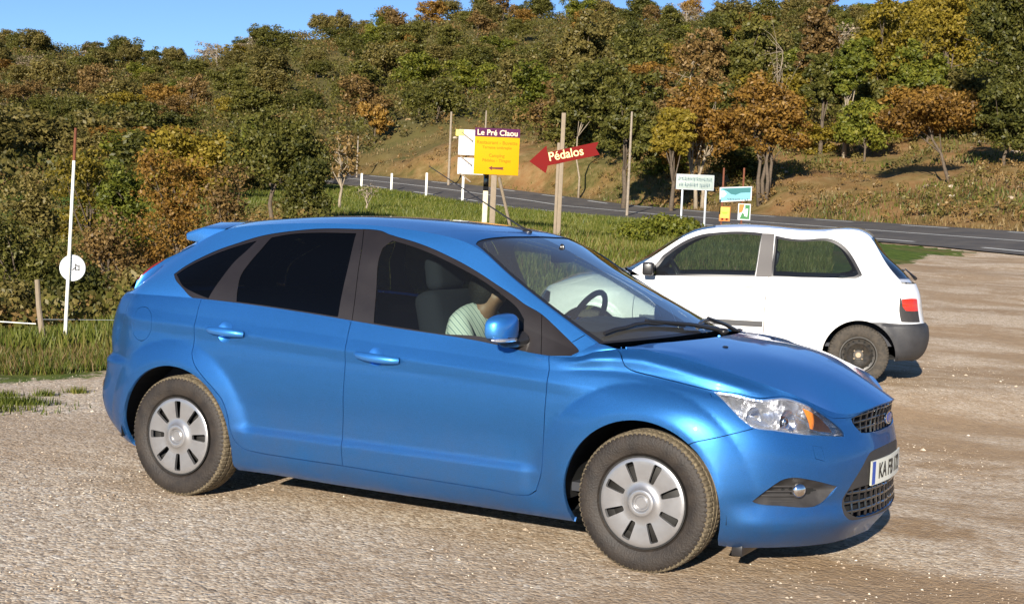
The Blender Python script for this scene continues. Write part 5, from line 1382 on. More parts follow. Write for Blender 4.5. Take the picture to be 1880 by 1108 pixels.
gr=mk('ground',V,Fg2,ground_material(),smooth=True); tag(gr,kind='structure')
mask_attr(gr.data,'turf',fieldg); mask_attr(gr.data,'bank',bank); mask_attr(gr.data,'wood',np.where(off>8,wood,np.where((Sg<-.06)&(Dg>60),wood,-3))); mask_attr(gr.data,'side',Xg)
dirt=np.zeros_like(Xg)
for px,py,sx,sy,a in ((1360,1060,.30,.20,1.0),(620,1085,.55,.10,.8),(900,970,.30,.16,.7),(1480,1100,.4,.25,.9),(1700,960,.5,.35,1.0),(1820,850,.6,.5,.9),(1790,700,1.0,.5,.8),(1850,620,1.2,.8,1.0),(1750,560,1.0,.9,.8),(1860,540,1.4,1.2,.9),(1560,1010,.35,.2,.6),(430,1000,.5,.1,.35)):
    Dp=F_*1.5/(py-HORZ(px)); Xp=(px-940)/F_*Dp; dirt=np.maximum(dirt,a*np.exp(-((Xg-Xp)/sx)**2-((Dg-Dp)/sy)**2))
mask_attr(gr.data,'dirt',dirt)
# asphalt and its painted lines
def strip(o0,o1,d0,d1,dz,step=1.0):
    n=max(2,int((d1-d0)/step)); V=[];
    for D in np.linspace(d0,d1,n+1):
        for o in (o0,o1):
            X=float(road_centre_x(D))+o/NRM[0]; p=gp(X,D); V.append((p[0],p[1],float(road_z(D))+.07*max(-1,min(6.5,o))+dz))
    return V,[(2*i,2*i+1,2*i+3,2*i+2) for i in range(n)]
M['asphalt']=pbr('asphalt',(.078,.072,.068),.85,vary=.3,vscale=.8,dirt=(.125,.108,.09),bump=.2,bscale=40)
M['line']=pbr('road_paint',(.62,.62,.58),.7,vary=.15,vscale=4)
V,Fq=strip(-.75,6.35,20,126,.012,1.0); V=np.array(V)
sl=[];nseg=len(V)//2
V3=[];
for i in range(nseg):
    a,b=V[2*i],V[2*i+1]
    for k in range(9): V3.append(a+(b-a)*k/8)
Fr=[(i*9+k,i*9+k+1,(i+1)*9+k+1,(i+1)*9+k) for i in range(nseg-1) for k in range(8)]
tag(mk('road',V3,Fr,M['asphalt'],smooth=True),kind='structure')
mb=MB(); s=math.cos(math.atan(.364))
for k in range(-3,12):
    d0=45.5+4-k*0+k*6.5*s-8; 
    if d0<21: continue
    V,Fq=strip(-.06,.10,d0,d0+3*s,.018,.7); mb.add(V,Fq)
    V,Fq=strip(5.70,5.86,d0+1.5,d0+1.5+3*s,.018,.7); mb.add(V,Fq)
V,Fq=strip(2.82,2.96,20,122,.018,1.0); mb.add(V,Fq)
tag(mb.build('road_marking',M['line']),kind='structure')
# loose stones and grass
def stones(n,dmin,dmax,rmin,rmax,seed):
    r=np.random.default_rng(seed); V=[];Fq=[]
    base=[(0,0,1),(1,0,0),(0,1,0),(-1,0,0),(0,-1,0),(0,0,-.6)]; bf=[(0,1,2),(0,2,3),(0,3,4),(0,4,1),(5,2,1),(5,3,2),(5,4,3),(5,1,4)]
    D=dmin+(dmax-dmin)*r.random(n)**.8; X=(r.random(n)-.5)*.86*D*1.05
    ok=(np.interp(X,bx,by)-D)>-.1; ok&=D<40; D=D[ok];X=X[ok]; Pw=wpos(X,D)
    for p in Pw:
        q=rmin+(rmax-rmin)*r.random()**3; a=r.random()*6.28; sx,sy,sz=q*(.7+.6*r.random()),q*(.7+.6*r.random()),q*(.4+.4*r.random()); c_,s_=math.cos(a),math.sin(a)
        n0=len(V)
        for x,y,z in base:
            x+=.35*(r.random()-.5); y+=.35*(r.random()-.5); V.append((p[0]+(x*c_-y*s_)*sx,p[1]+(x*s_+y*c_)*sy,p[2]+z*sz))
        Fq+=[tuple(i+n0 for i in f) for f in bf]
    return V,Fq
m,nt=newmat('stone'); b=nd(nt,'ShaderNodeBsdfPrincipled'); o=nd(nt,'ShaderNodeOutputMaterial'); nt.links.new(b.outputs[0],o.inputs[0]); b.inputs['Roughness'].default_value=.9
gi=nd(nt,'ShaderNodeNewGeometry'); nt.links.new(ramp(nt,gi.outputs['Random Per Island'],[(0,(.22,.155,.10)),(.4,(.42,.33,.24)),(.8,(.60,.50,.38)),(1,(.76,.70,.58))]),b.inputs['Base Color'])
m_stone=m
V,Fq=stones(26000,3.6,17,.003,.009,3); V2,F2=stones(1100,4,36,.008,.022,5); n=len(V)
tag(mk('gravel',V+V2,Fq+[tuple(i+n for i in f) for f in F2],m),kind='stuff')
def leafmat(name,stops,trans=.35,rough=.6):
    m,nt=newmat(name); L=nt.links.new
    o=nd(nt,'ShaderNodeOutputMaterial'); gi=nd(nt,'ShaderNodeNewGeometry'); oi=nd(nt,'ShaderNodeObjectInfo')
    f=mathn(nt,'ADD',mathn(nt,'MULTIPLY',gi.outputs['Random Per Island'],.55),mathn(nt,'MULTIPLY',oi.outputs['Random'],.28))
    n=noise_n(nt,gi.outputs['Position'],.55,4,.6); f=mathn(nt,'ADD',f,mathn(nt,'MULTIPLY',mathn(nt,'SUBTRACT',n,.42),.9),True)
    c=ramp(nt,f,stops)
    d=nd(nt,'ShaderNodeBsdfDiffuse'); t=nd(nt,'ShaderNodeBsdfTranslucent'); g=nd(nt,'ShaderNodeBsdfGlossy'); g.inputs['Roughness'].default_value=.5
    L(c,d.inputs[0]); L(c,t.inputs[0]); g.inputs[0].default_value=rgb(.5,.5,.5)
    a=nd(nt,'ShaderNodeMixShader'); a.inputs[0].default_value=trans; L(d.outputs[0],a.inputs[1]); L(t.outputs[0],a.inputs[2])
    b=nd(nt,'ShaderNodeMixShader'); b.inputs[0].default_value=.03; L(a.outputs[0],b.inputs[1]); L(g.outputs[0],b.inputs[2]); L(b.outputs[0],o.inputs[0]); return m
M['grass']=leafmat('grass_blades',[(.1,(.035,.052,.008)),(.4,(.078,.102,.012)),(.7,(.145,.155,.024)),(1,(.28,.23,.075))],.3)
M['drygrass']=leafmat('dry_grass',[(.1,(.07,.045,.016)),(.4,(.14,.09,.032)),(.7,(.21,.145,.06)),(1,(.30,.23,.11))],.2)
def blades(X,D,h,w,r):
    Pw=wpos(X,D); n=len(X); a=r.random(n)*6.283; hh=h*(.5+.9*r.random(n)); ww=w*(.6+.8*r.random(n)); lean=(r.random((n,2))-.5)*.9*hh[:,None]
    V=np.zeros((n,3,3)); V[:,0]=Pw+np.c_[np.cos(a)*ww,np.sin(a)*ww,0*a-.01]; V[:,1]=Pw-np.c_[np.cos(a)*ww,np.sin(a)*ww,0*a+.01]; V[:,2]=Pw+np.c_[lean,hh]
    return V.reshape(-1,3),np.arange(3*n).reshape(-1,3)
def grass_patch(name,n,d0,d1,x0,x1,h,w,mat,seed,cond):
    r=np.random.default_rng(seed); D=d0+(d1-d0)*r.random(n); X=(x0+(x1-x0)*r.random(n))*D
    k=cond(X,D); X,D=X[k],D[k]; V,Fq=blades(X,D,h,w,r); return tag(mk(name,V,Fq.tolist(),mat),kind='stuff')
def tuft(name,px,D,w,d,n,seed):
    r=np.random.default_rng(seed); X=from_px(px,D)+w*r.normal(size=n)*.5; Dd=D+d*r.normal(size=n)*.5; V,Fq=blades(X,Dd,.05,.006,r); tag(mk(name,V,Fq.tolist(),M['grass']),kind='stuff')
tuft('grass_patch',25,10.55,.34,.12,900,1); tuft('grass_patch',-60,10.2,.5,.2,900,2)
for q,(px,D) in enumerate(((95,11.0),(150,11.2),(20,10.9))): tuft('weed_tuft',px,D,.10,.06,130,10+q)
infield=lambda X,D:(D-np.interp(X,bx,by)+1.5*vnoise(X,D,1.2,11)>.05)&(road_off(X,D)<-1.0)&(X<16)
grass_patch('verge_grass',70000,11.2,19,-.42,-.12,.065,.006,M['grass'],21,infield)
grass_patch('field_grass',150000,14,48,-.42,.22,.16,.016,M['grass'],22,infield)
grass_patch('far_field_grass',80000,45,100,-.30,.12,.22,.035,M['grass'],23,infield)
grass_patch('bank_grass',60000,46,125,-.12,.42,.20,.03,M['drygrass'],24,lambda X,D:(road_off(X,D)>6.8)&(vnoise(X,D,.25,13)>-.12))
grass_patch('field_dry_grass',46000,17,95,-.30,.20,.15,.018,M['drygrass'],43,lambda X,D:infield(X,D)&(vnoise(X,D,.16,27)>.04))
grass_patch('verge_dry_grass',9000,11.5,19,-.42,-.20,.10,.006,M['drygrass'],41,lambda X,D:infield(X,D)&(vnoise(X,D,.7,17)+(-X/D-.30)*3>.0))
grass_patch('bank_green_grass',26000,46,110,-.12,.42,.26,.035,M['grass'],25,lambda X,D:(road_off(X,D)>6.8)&(vnoise(X,D,.12,14)>.08))

def rocks(n,seed):
    r=np.random.default_rng(seed); V=[];Fq=[]; D=50+70*r.random(n); X=(-.12+.52*r.random(n))*D; k=(road_off(X,D)>7.5)&(vnoise(X,D,.2,19)>-.05); Pw=wpos(X[k],D[k])
    for p in Pw:
        q=.05+.22*r.random()**3; b=MB(); b.ell((0,0,0),(1,1,1),7,4); v=np.array(b.V)*(1+.35*(r.random((len(b.V),3))-.5))*[q*(.8+.7*r.random()),q,q*.55]; n0=len(V); V+=(v+p).tolist(); Fq+=[tuple(i+n0 for i in f) for f in b.F]
    tag(mk('bank_rocks',V,Fq,m_stone),kind='stuff')
rocks(420,8)

# ================================================================ TREES
def LM(n,a,b,c,d,tr=.3): return leafmat(n,[(.12,a),(.4,b),(.65,c),(.95,d)],tr)
LEAF={'evergreen':LM('evergreen_leaves',(0.041,0.047,0.010),(0.083,0.083,0.016),(0.127,0.120,0.024),(0.186,0.163,0.035),.35),
 'olive':LM('olive_leaves',(0.072,0.065,0.018),(0.135,0.114,0.029),(0.196,0.156,0.043),(0.276,0.208,0.065),.4),
 'green':LM('green_leaves',(0.062,0.078,0.010),(0.121,0.137,0.016),(0.193,0.195,0.025),(0.290,0.260,0.037),.4),
 'yellow':LM('yellow_leaves',(.11,.088,.012),(.215,.165,.018),(.31,.23,.028),(.41,.30,.05),.45),
 'orange':LM('orange_leaves',(.112,.060,.014),(.23,.123,.024),(.325,.180,.034),(.40,.25,.055),.42),
 'brown':LM('brown_leaves',(0.095,0.058,0.020),(0.174,0.106,0.034),(0.252,0.157,0.052),(0.325,0.213,0.084),.35),
 'bare':LM('dry_twigs',(.10,.075,.045),(.18,.135,.085),(.27,.21,.135),(.36,.29,.19),.1)}
M['bark']=pbr('bark',(.10,.075,.052),.9,vary=.35,vscale=9,bump=.5,bscale=30)
M['palebark']=pbr('pale_bark',(.26,.21,.15),.9,vary=.3,vscale=9,bump=.4,bscale=30)
def crown_pts(r,n,rx,rz,zc,flat=0,lobes=7):
    """clump centres: several lobes, hollow-ish"""
    L=[];
    for k in range(lobes):
        a=r.random()*6.283; q=.25+.55*r.random(); L.append((math.cos(a)*rx*q,math.sin(a)*rx*q,zc+rz*(r.random()*1.3-.55)*(1-.3*flat),(.38+.30*r.random())))
    L.append((0,0,zc+rz*.35,.6))
    out=[]
    while len(out)<n:
        l=L[int(r.random()*len(L))]; d=r.normal(size=3); d/=np.linalg.norm(d); t=(.55+.5*r.random())
        p=np.array([l[0]+d[0]*rx*l[3]*t,l[1]+d[1]*rx*l[3]*t,l[2]+d[2]*rz*l[3]*t*(1-.35*flat)]); 
        if p[2]<zc-rz*1.02: continue
        out.append(p)
    return np.array(out)
def leaves(r,C,cr,per,size,up=.05,aspect=1.5):
    n=len(C)*per; c=np.repeat(C,per,axis=0); d=r.normal(size=(n,3)); d/=np.linalg.norm(d,axis=1)[:,None]; p=c+d*(cr*(.35+.75*r.random((n,1))))*[1,1,.72]
    nn=d*1.0+r.normal(size=(n,3))*.5+[0,0,up]; nn/=np.linalg.norm(nn,axis=1)[:,None]
    a=np.cross(nn,r.normal(size=(n,3))); a/=np.linalg.norm(a,axis=1)[:,None]+1e-9; b=np.cross(nn,a); s=size*(.55+.9*r.random((n,1)))
    V=np.stack([p-a*s*aspect*.5,p+b*s*.42,p+a*s*aspect*.5,p-b*s*.42],axis=1).reshape(-1,3); return V,np.arange(4*n).reshape(-1,4)
def limbs(r,h,rx,rz,zc,C,tr,nl,lean=(0,0),nt=1):
    m=MB()
    for t_ in range(nt):
        ox,oy=(0,0) if nt==1 else ((r.random()-.5)*rx*.5,(r.random()-.5)*rx*.5)
        top=Vector((lean[0]+ox*1.5,lean[1]+oy*1.5,zc+rz*.1)); pts=[Vector((ox*.5,oy*.5,-.35))]
        for k in range(1,6):
            t=k/5; pts.append(Vector((ox*.5,oy*.5,0)).lerp(top,t)+Vector(((r.random()-.5)*.10*h*.5,(r.random()-.5)*.10*h*.5,0))*math.sin(math.pi*t))
        m.tube(pts,[tr*(1.25 if i==0 else 1-.13*i) for i in range(6)],7)
        idx=r.choice(len(C),min(nl,len(C)),replace=False)
        for i in idx:
            s=pts[2+int(r.random()*3.99)]; e=Vector(C[i]); mid=s.lerp(e,.5)+Vector(((r.random()-.5)*.3,(r.random()-.5)*.3,.18*(e-s).length*(r.random()-.2)))
            m.tube([s,s.lerp(mid,.5),mid,mid.lerp(e,.6),e],[tr*.42,tr*.32,tr*.22,tr*.13,tr*.05],5)
    return m
def tree_geo(seed,kind,h=5,w=4.5,trunk=.28,nc=70,per=36,leaf=.17,cr=.55,flat=0,lean=(0,0),nl=9,nt=1,tr=None,lobes=7):
    """unit-ish tree: returns (limb MB, leaf verts, leaf faces)"""
    r=np.random.default_rng(seed); rx=w/2; zc=h*(trunk+ (1-trunk)/2); rz=h*(1-trunk)/2
    C=crown_pts(r,nc,rx*.86,rz*.86,zc,flat,lobes)+np.array([lean[0],lean[1],0])*.9
    m=limbs(r,h,rx,rz,zc,C,tr or h*.022,nl,lean,nt)
    V,Fq=leaves(r,C,cr,per,leaf); return m,V,Fq
def lib_single(name,seed,kind,bark='bark',**k):
    m,V,Fq=tree_geo(seed,kind,**k); n=len(m.V)
    VV=[tuple(v) for v in m.V]+V.tolist(); FF=list(m.F)+[tuple(int(i)+n for i in f) for f in Fq]
    me=bpy.data.meshes.new(name); me.from_pydata(VV,[],FF); me.materials.append(M[bark]); me.materials.append(LEAF[kind]); 
    mi=np.zeros(len(FF),np.int32); mi[len(m.F):]=1; me.polygons.foreach_set('material_index',mi); me.update(); return me
HOR=HORZ
KN={'evergreen':('dark evergreen oak','tree'),'olive':('olive green oak','tree'),'green':('green leafy tree','tree'),'yellow':('yellow autumn tree','tree'),'orange':('orange autumn oak','tree'),'brown':('brown autumn tree','tree'),'bare':('bare pale tree','tree')}
# ---- individual trees one can point to
def big_tree(px,ytop,wpx,D,kind,label,seed,group=None,trunk=.25,flat=0,leanpx=0,nc=120,per=100,leaf=None,name=None,bark='bark',nt=1,nl=14,lobes=8,cr=None,cat='tree',tr=None,hmin=0):
    X=from_px(px-leanpx,D,ytop+wpx*.35); p=gpt(X,D); ztop=ZE+ray_parts(px,ytop)[1]*D; h=max(hmin,ztop-p.z); w=wpx/F_*D
    lv=Vector((RH[0],RH[1],0))*(leanpx/F_*D)
    e=empty(name or ('bush' if cat in('bush','shrub') else 'tree'),p,0,label,cat,group)
    px_leaf=leaf or max(.045,D*.0017)
    m,V,Fq=tree_geo(seed,kind,h=h,w=w,trunk=trunk,nc=nc,per=per,leaf=px_leaf,cr=cr or max(.28,w*.105),flat=flat,lean=(lv.x,lv.y),nl=nl,nt=nt,lobes=lobes,tr=tr)
    t=m.build('trunk',M[bark],e,True); c=mk('crown',V,Fq.tolist(),LEAF[kind],e)
    return e
BT=[ # left: thicket and autumn trees behind the car's tail
 (505,205,205,38,'evergreen','dark evergreen oak rising behind the roof of the blue car, biggest on the left',{}),
 (560,285,95,37,'evergreen','low dark evergreen oak right beside the small meadow',{'trunk':.05}),
 (325,272,165,33,'orange','orange-brown autumn oak directly behind the tail of the blue car',{'trunk':.2,'nc':90,'per':52}),
 (415,300,120,31,'brown','brown autumn tree between the orange oak and the dark evergreen',{'trunk':.15,'nc':70,'per':48}),
 (240,300,110,36,'green','yellowish green tree above the orange oak on the left',{'trunk':.15}),
 (165,262,170,38,'yellow','yellow-green autumn tree right behind the tall white pole',{'trunk':.15,'nc':80,'per':55}),
 (60,300,150,34,'olive','olive green tree left of the tall white pole',{'trunk':.12}),
 (35,375,170,24,'evergreen','dark green bushy tree at the left edge of the photo above the fence post',{'trunk':.05}),
 (200,395,130,24,'brown','rusty brown shrub right of the round white sign',{'trunk':.1,'cat':'bush','nc':70,'per':50}),
 (300,405,130,25,'orange','orange shrub with thin leaves just above the tail of the blue car',{'trunk':.1,'cat':'bush','nc':60,'per':44}),
 (150,455,120,21,'evergreen','dark evergreen bush behind the round white sign',{'trunk':.02,'cat':'bush','nc':80,'per':60}),
 (20,520,110,19.5,'olive','low olive green bush at the left edge behind the wire fence',{'trunk':.0,'cat':'bush','nc':70,'per':60}),
 (235,500,80,21,'olive','small green bush beside the rear lamp of the blue car',{'trunk':.0,'cat':'bush','nc':50,'per':50}),
 (628,232,75,52,'brown','slim half-bare tree with sparse brown leaves in the meadow',{'trunk':.3,'nc':34,'per':26,'bark':'palebark','nl':22,'tr':.06}),
 (674,330,45,50,'bare','tiny bare forked tree in the meadow beside the slim brown one',{'trunk':.4,'nc':14,'per':8,'bark':'palebark','nl':12,'tr':.045,'leaf':.05}),
 (690,190,70,128,'orange','small orange tree on the slope behind the white marker posts',{'nc':60,'per':30}),
 # right of the sign: trees on the bank beyond the road
 (1155,130,130,80,'evergreen','dark evergreen oak on the bank between the red arrow sign and the orange trees',{'trunk':.22,'nc':120}),
 (1072,96,150,92,'evergreen','dark evergreen oak with a crooked pale trunk above the red arrow sign',{'trunk':.32,'flat':.3,'bark':'palebark','tr':.07}),
 (1300,150,170,79,'orange','orange autumn oak with two pale trunks above the white town sign',{'trunk':.28,'bark':'palebark','nt':2,'tr':.12}),
 (1275,25,130,98,'brown','tall half-bare brown tree behind the orange oak',{'trunk':.2,'bark':'palebark','nc':90,'per':50,'nl':12,'tr':.07}),
 (1415,110,170,74,'orange','spreading orange oak with a cluster of trunks above the blue tourist sign',{'trunk':.30,'nt':4,'tr':.11}),
 (1240,190,90,76,'yellow','small yellow-orange oak left of the spreading orange ones',{'trunk':.25}),
 (1515,85,85,86,'evergreen','narrow dark green tree standing between the orange oaks',{'trunk':.38}),
 (1560,70,100,84,'green','slim green tree with a pale straight trunk in the middle of the bank wood',{'trunk':.42,'bark':'palebark','tr':.13}),
 (1690,168,215,70,'orange','flat-topped orange oak leaning left on a dark bent trunk',{'trunk':.46,'flat':.75,'leanpx':-62,'nc':90,'lobes':10}),
 (1620,10,170,92,'yellow','bright yellow tree high on the right part of the wood',{'trunk':.2}),
 (1745,-30,170,98,'yellow','bright yellow-green tree at the top right beside the dark evergreens',{'trunk':.2}),
 (1590,190,130,82,'green','yellow-green low tree behind the flat-topped orange oak',{'trunk':.2}),
 (1860,-60,190,80,'evergreen','tall dark evergreen at the right edge of the photo',{'trunk':.05,'nc':150}),
 (1850,150,150,72,'evergreen','dark evergreen oak at the right edge above the road bank',{'trunk':.12}),
 (1440,15,110,96,'bare','bare white-limbed tree high in the middle of the right wood',{'trunk':.25,'nc':26,'per':10,'bark':'palebark','nl':22,'tr':.055,'leaf':.07}),
 (1375,20,130,100,'evergreen','rounded dark evergreen behind the spreading orange oak',{'trunk':.1}),
 (1500,15,120,104,'brown','brown leafed tree at the top of the wood beside the bare one',{'trunk':.1,'nc':70}),
 (1690,80,120,90,'green','pale green tree behind the flat-topped oak',{'trunk':.2,'bark':'palebark'}),
 (1230,398,125,37,'green','low green ivy-covered bush in front of the white town sign',{'trunk':-.1,'cat':'bush','leaf':.07,'nc':90,'per':60,'flat':.4}),
 (1165,412,70,33,'green','little green bush on the grass behind the nose of the white car',{'trunk':-.1,'cat':'bush','leaf':.06,'nc':50,'per':50,'flat':.4}),
 (1080,20,120,112,'olive','olive green oak on the skyline above the red arrow',{'trunk':.1}),
]
for i,(px,yt,wp,D,kd,lab,kw) in enumerate(BT): big_tree(px,yt,wp,D,kd,lab,100+i,**kw)
# ---- the wood on the hill
lib={}
for kd,nv in (('evergreen',3),('olive',3),('green',2),('yellow',1),('orange',2),('brown',2),('bare',1)):
    for q in range(nv):
        if kd=='bare': kw=dict(nc=30,per=22,leaf=.16,nl=26,trunk=.25,tr=.09,bark='palebark')
        elif kd in('brown','orange'): kw=dict(nc=70,per=64,leaf=.17,trunk=.05,nl=10)
        else: kw=dict(nc=90,per=80,leaf=.17,trunk=-.05,nl=8)
        bk=kw.pop('bark','bark'); lib[(kd,q)]=lib_single('tree',40+len(lib),kd,bk,h=5,w=5.2,cr=.66,**kw)
r=np.random.default_rng(77); placed=[]
PH_={'evergreen':'dark evergreen oak','olive':'olive green oak','green':'green tree','yellow':'yellow autumn tree','orange':'orange autumn tree','brown':'brown half-bare tree','bare':'grey leafless tree'}
def zone_kind(px,e):
    u=r.random()
    if px>1180: W=[('evergreen',.26),('olive',.18),('green',.14),('yellow',.13),('orange',.13),('brown',.11),('bare',.05)]
    elif px>600: W=[('evergreen',.42),('olive',.30),('green',.08),('orange',.08),('brown',.09),('bare',.03)]
    else: W=[('evergreen',.26),('olive',.31),('green',.10),('yellow',.06),('orange',.08),('brown',.12),('bare',.07)]
    for k,w in W:
        u-=w
        if u<=0: return k
    return 'olive'
cnt=0; tries=0
while cnt<262 and tries<20000:
    tries+=1
    xf=-.40+.80*r.random(); D=66+(258-66)*r.random()**.9; X=xf*D; px=940+F_*xf
    o=float(road_off(np.array([X]),np.array([D]))[0])
    if px>640 and px<1200:
        lim=np.interp(px,[640,760,900,1000,1100,1200],[128,126,122,104,94,86])
        if D<lim: continue
    elif px>=1200:
        if D<85: continue
    else:
        if D<np.interp(px,[-200,300,560,640],[50,62,80,120]): continue
    if o<9 and D<128 and px>560: continue
    sp=1.9+.0095*D
    if any((X-a)**2+((D-b)*.62)**2<sp*sp for a,b in placed): continue
    placed.append((X,D)); kd=zone_kind(px,0); vs=[k for k in lib if k[0]==kd]; me=lib[vs[int(r.random()*len(vs))]]
    p=gpt(X,D,-.4); s=(.72+.5*r.random())
    ob=bpy.data.objects.new('tree',me); COL.objects.link(ob); ob.location=p; ob.rotation_euler=(0,0,r.random()*6.28); ob.scale=(s*(1+.1*r.random()),s,s*(.62+.40*r.random()))
    side='left' if px<640 else ('right' if px>1180 else 'middle')
    tag(ob,'%s in the wood covering the %s part of the hill'%(PH_[kd],side),'tree','%ss in the wood on the %s part of the hill'%(PH_[kd],side)); cnt+=1
print('wood trees',cnt,tries)
# ---- scrub under and between the trees
def scrub(name,kind,n,seed,per,size,cond,dmin,dmax,cr=.6,x0=-.42,x1=.42):
    r=np.random.default_rng(seed); D=dmin+(dmax-dmin)*r.random(n); X=(x0+(x1-x0)*r.random(n))*D; k=cond(X,D); X,D=X[k],D[k]
    P=wpos(X,D); P[:,2]+=(.15+.35*r.random(len(P)))*(1+1.6*(dmax>200)); V,Fq=leaves(r,P,cr,per,size); tag(mk(name,V,Fq.tolist(),LEAF[kind]),kind='stuff')
PX=lambda X,D:940+F_*X/D
inwood=lambda X,D:(D>np.interp(PX(X,D),[-300,300,560,640,760,900,1000,1100,1200,1500,2200],[60,66,90,125,128,124,106,98,92,92,82]))
scrub('evergreen_scrub','evergreen',3800,5,46,.19,inwood,60,262,1.15)
scrub('olive_scrub','olive',4200,6,46,.19,inwood,60,262,1.15)
scrub('brown_scrub','brown',1700,7,40,.18,inwood,60,262,1.0)
thin=lambda X,D:(road_off(X,D)>8)&(~inwood(X,D))&(vnoise(X,D,.15,31)>.05)
thin2=lambda X,D:(road_off(X,D)>7.5)&(vnoise(X,D,.2,33)>-.12)
scrub('bank_scrub','olive',1500,8,30,.10,thin,50,132,.34,-.16,.42)
scrub('bank_dry_scrub','brown',1900,9,30,.09,thin2,50,132,.32,-.16,.42)
lowleft=lambda X,D:(PX(X,D)<590)&(D-np.interp(X,bx,by)>6.3)
scrub('thicket_undergrowth','evergreen',420,10,60,.07,lowleft,17.5,48,.36,-.42,-.10)
scrub('thicket_olive_undergrowth','olive',420,11,60,.07,lowleft,17.5,48,.36,-.42,-.10)
scrub('thicket_brown_undergrowth','brown',300,12,50,.06,lowleft,17.8,48,.34,-.42,-.10)

# ================================================================ SIGNS, POSTS
M['wood']=pbr('weathered_post',(.27,.215,.15),.85,vary=.25,vscale=12,dirt=(.26,.20,.14),bump=.3,bscale=30)
M['palewood']=pbr('pale_post',(.62,.55,.38),.8,vary=.15,vscale=10,bump=.2,bscale=30)
M['greywood']=pbr('grey_pole',(.25,.205,.155),.9,vary=.3,vscale=12,bump=.3,bscale=30)
M['yellow']=pbr('yellow_board',(.56,.28,.002),.7,spec=.15,vary=.04,vscale=4)
M['purple']=pbr('purple_band',(.07,.012,.055),.7,spec=.15)
M['cream']=pbr('cream_letter',(.80,.62,.40),.6)
M['ochre']=pbr('ochre_letter',(.33,.15,.004),.7,spec=.15)
M['maroon']=pbr('maroon_arrow',(.10,.012,.006),.7)
M['red']=pbr('red_board',(.15,.006,.005),.7,spec=.15,vary=.06,vscale=5)
M['letter']=pbr('yellow_letter',(.85,.62,.28),.6)
M['panel']=pbr('white_board',(.52,.54,.56),.5,vary=.05,vscale=5)
M['whitepost']=pbr('white_post',(.78,.77,.68),.6,vary=.08,vscale=20)
M['galv']=pbr('galvanised_leg',(.32,.34,.36),.5,metal=.4)
M['rust']=pbr('rusty_paint',(.14,.042,.018),.8,vary=.3,vscale=20)
M['scrawl']=pbr('blue_scrawl',(.10,.13,.45),.6)
CAMYAW=YAWC-math.pi/2      # turns a board's face towards the photographer
def place(px,D,dz=0,py=None): X=from_px(px,D,py); return gpt(X,D,dz)
def ztop(px,y,D): return ZE+ray_parts(px,y)[1]*D
lean=R(-1.0)
# --- yellow board with posts
D=32.0; base=place(911,D,py=280); k=D/F_
e=empty('advertising_sign',base,CAMYAW,'yellow square board with purple top band lettered Le Pré Claou on two posts','sign')
def L(px,y): return ((px-911)*k, ztop(px,y,D)-base.z)   # board-plane position (x right, z up)
x0,_=L(871,0); x1,_=L(953,0); zb_=L(911,320)[1]; zt_=L(911,235)[1]; W_=x1-x0; H_=zt_-zb_; xm=(x0+x1)/2
b=MB(); b.box((xm,0,(zb_+zt_)/2-.01),(W_,.03,H_)); bevel(b.build('board',M['yellow'],e),.004)
board=[c for c in e.children if c.name.startswith('board')][0]
bh=H_*.185
b=MB(); b.box((xm,-.018,zt_-.01-bh/2),(W_+.004,.012,bh)); b.build('title_band',M['purple'],board)
RT=(R(90),0,0)
text_mesh('lettering','Le Pré Claou',bh*.92,M['cream'],board,(xm,-.027,zt_-.01-bh*.55),RT,bold=.002,xs=.98)
for t,sz,fr in (('Restaurant - Buvette',.115,.68),('Terrasse ombragée',.088,.575),('Camping',.105,.40),('Pédalos - Tirages',.098,.295)):
    text_mesh('lettering',t,H_*sz*.92,M['ochre'],board,(xm,-.018,zb_+H_*fr),RT,bold=.001)
zz=zb_+H_*.13; ax=[(-.17,0),(-.09,.05),(-.09,.018),(.17,.03),(.15,0),(.17,-.03),(-.09,-.018),(-.09,-.05)]
V=[(xm+x*W_,-.019,zz+y*W_) for x,y in ax]+[(xm+x*W_,-.016,zz+y*W_) for x,y in ax]; mk('small_arrow',V,[tuple(range(8))[::-1]]+[(i,(i+1)%8,(i+1)%8+8,i+8) for i in range(8)],M['maroon'],board)
b=MB(); b.box((L(909,0)[0],.06,(zb_+.3)/2-.3),(.125,.10,zb_+.3+.6)); bevel(b.build('post',M['wood'],e),.01)
b=MB(); b.tube([(L(918,0)[0],.10,zb_*.95),(L(946,0)[0],.45,-.05)],.035,8); autosmooth(b.build('brace',M['wood'],e))
# --- white boards behind it
p2=place(857,D+.8,py=280); e2=empty('notice_board',p2,CAMYAW,'white panel with a yellow corner and dark slats half hidden behind the yellow board','sign')
k2=(D+.8)/F_; zt2=ztop(857,238,D+.8)-p2.z; zb2=ztop(857,320,D+.8)-p2.z; Wb=52*k2
def panel(z0,z1,nm,mat=M['panel']):
    b=MB(); b.box((.011*Wb+.12,0,(z0+z1)/2),(Wb,.025,z1-z0)); return bevel(b.build(nm,mat,e2),.004)
zm=zb2+(zt2-zb2)*.40; panel(zm+.03,zt2,'upper_panel'); lp=panel(zb2,zm-.03,'lower_panel')
b=MB(); b.box((-.17,-.016,zt2-.075),(.19,.006,.14)); b.build('yellow_corner',pbr('pale_yellow',(.75,.70,.12),.6),e2)
for z in (zt2-.06,zm-.0,zb2+.02):
    b=MB(); b.tube([(-.14,-.03,z),(.12,-.07,z-.19)],.016,6); b.build('slat',M['greywood'],e2)
b=MB()
for i,(x,z,l,a) in enumerate(((-.12,-.05,.10,.1),(-.08,-.14,.07,.9),(-.02,-.13,.08,-.9),(.02,-.18,.10,-.3),(-.10,-.19,.05,.5))):
    b.box((x-.02,-.016,zm+z),(l,.004,.013),rot=Matrix.Rotation(a,3,'Y'))
b.build('scribble',M['scrawl'],lp)
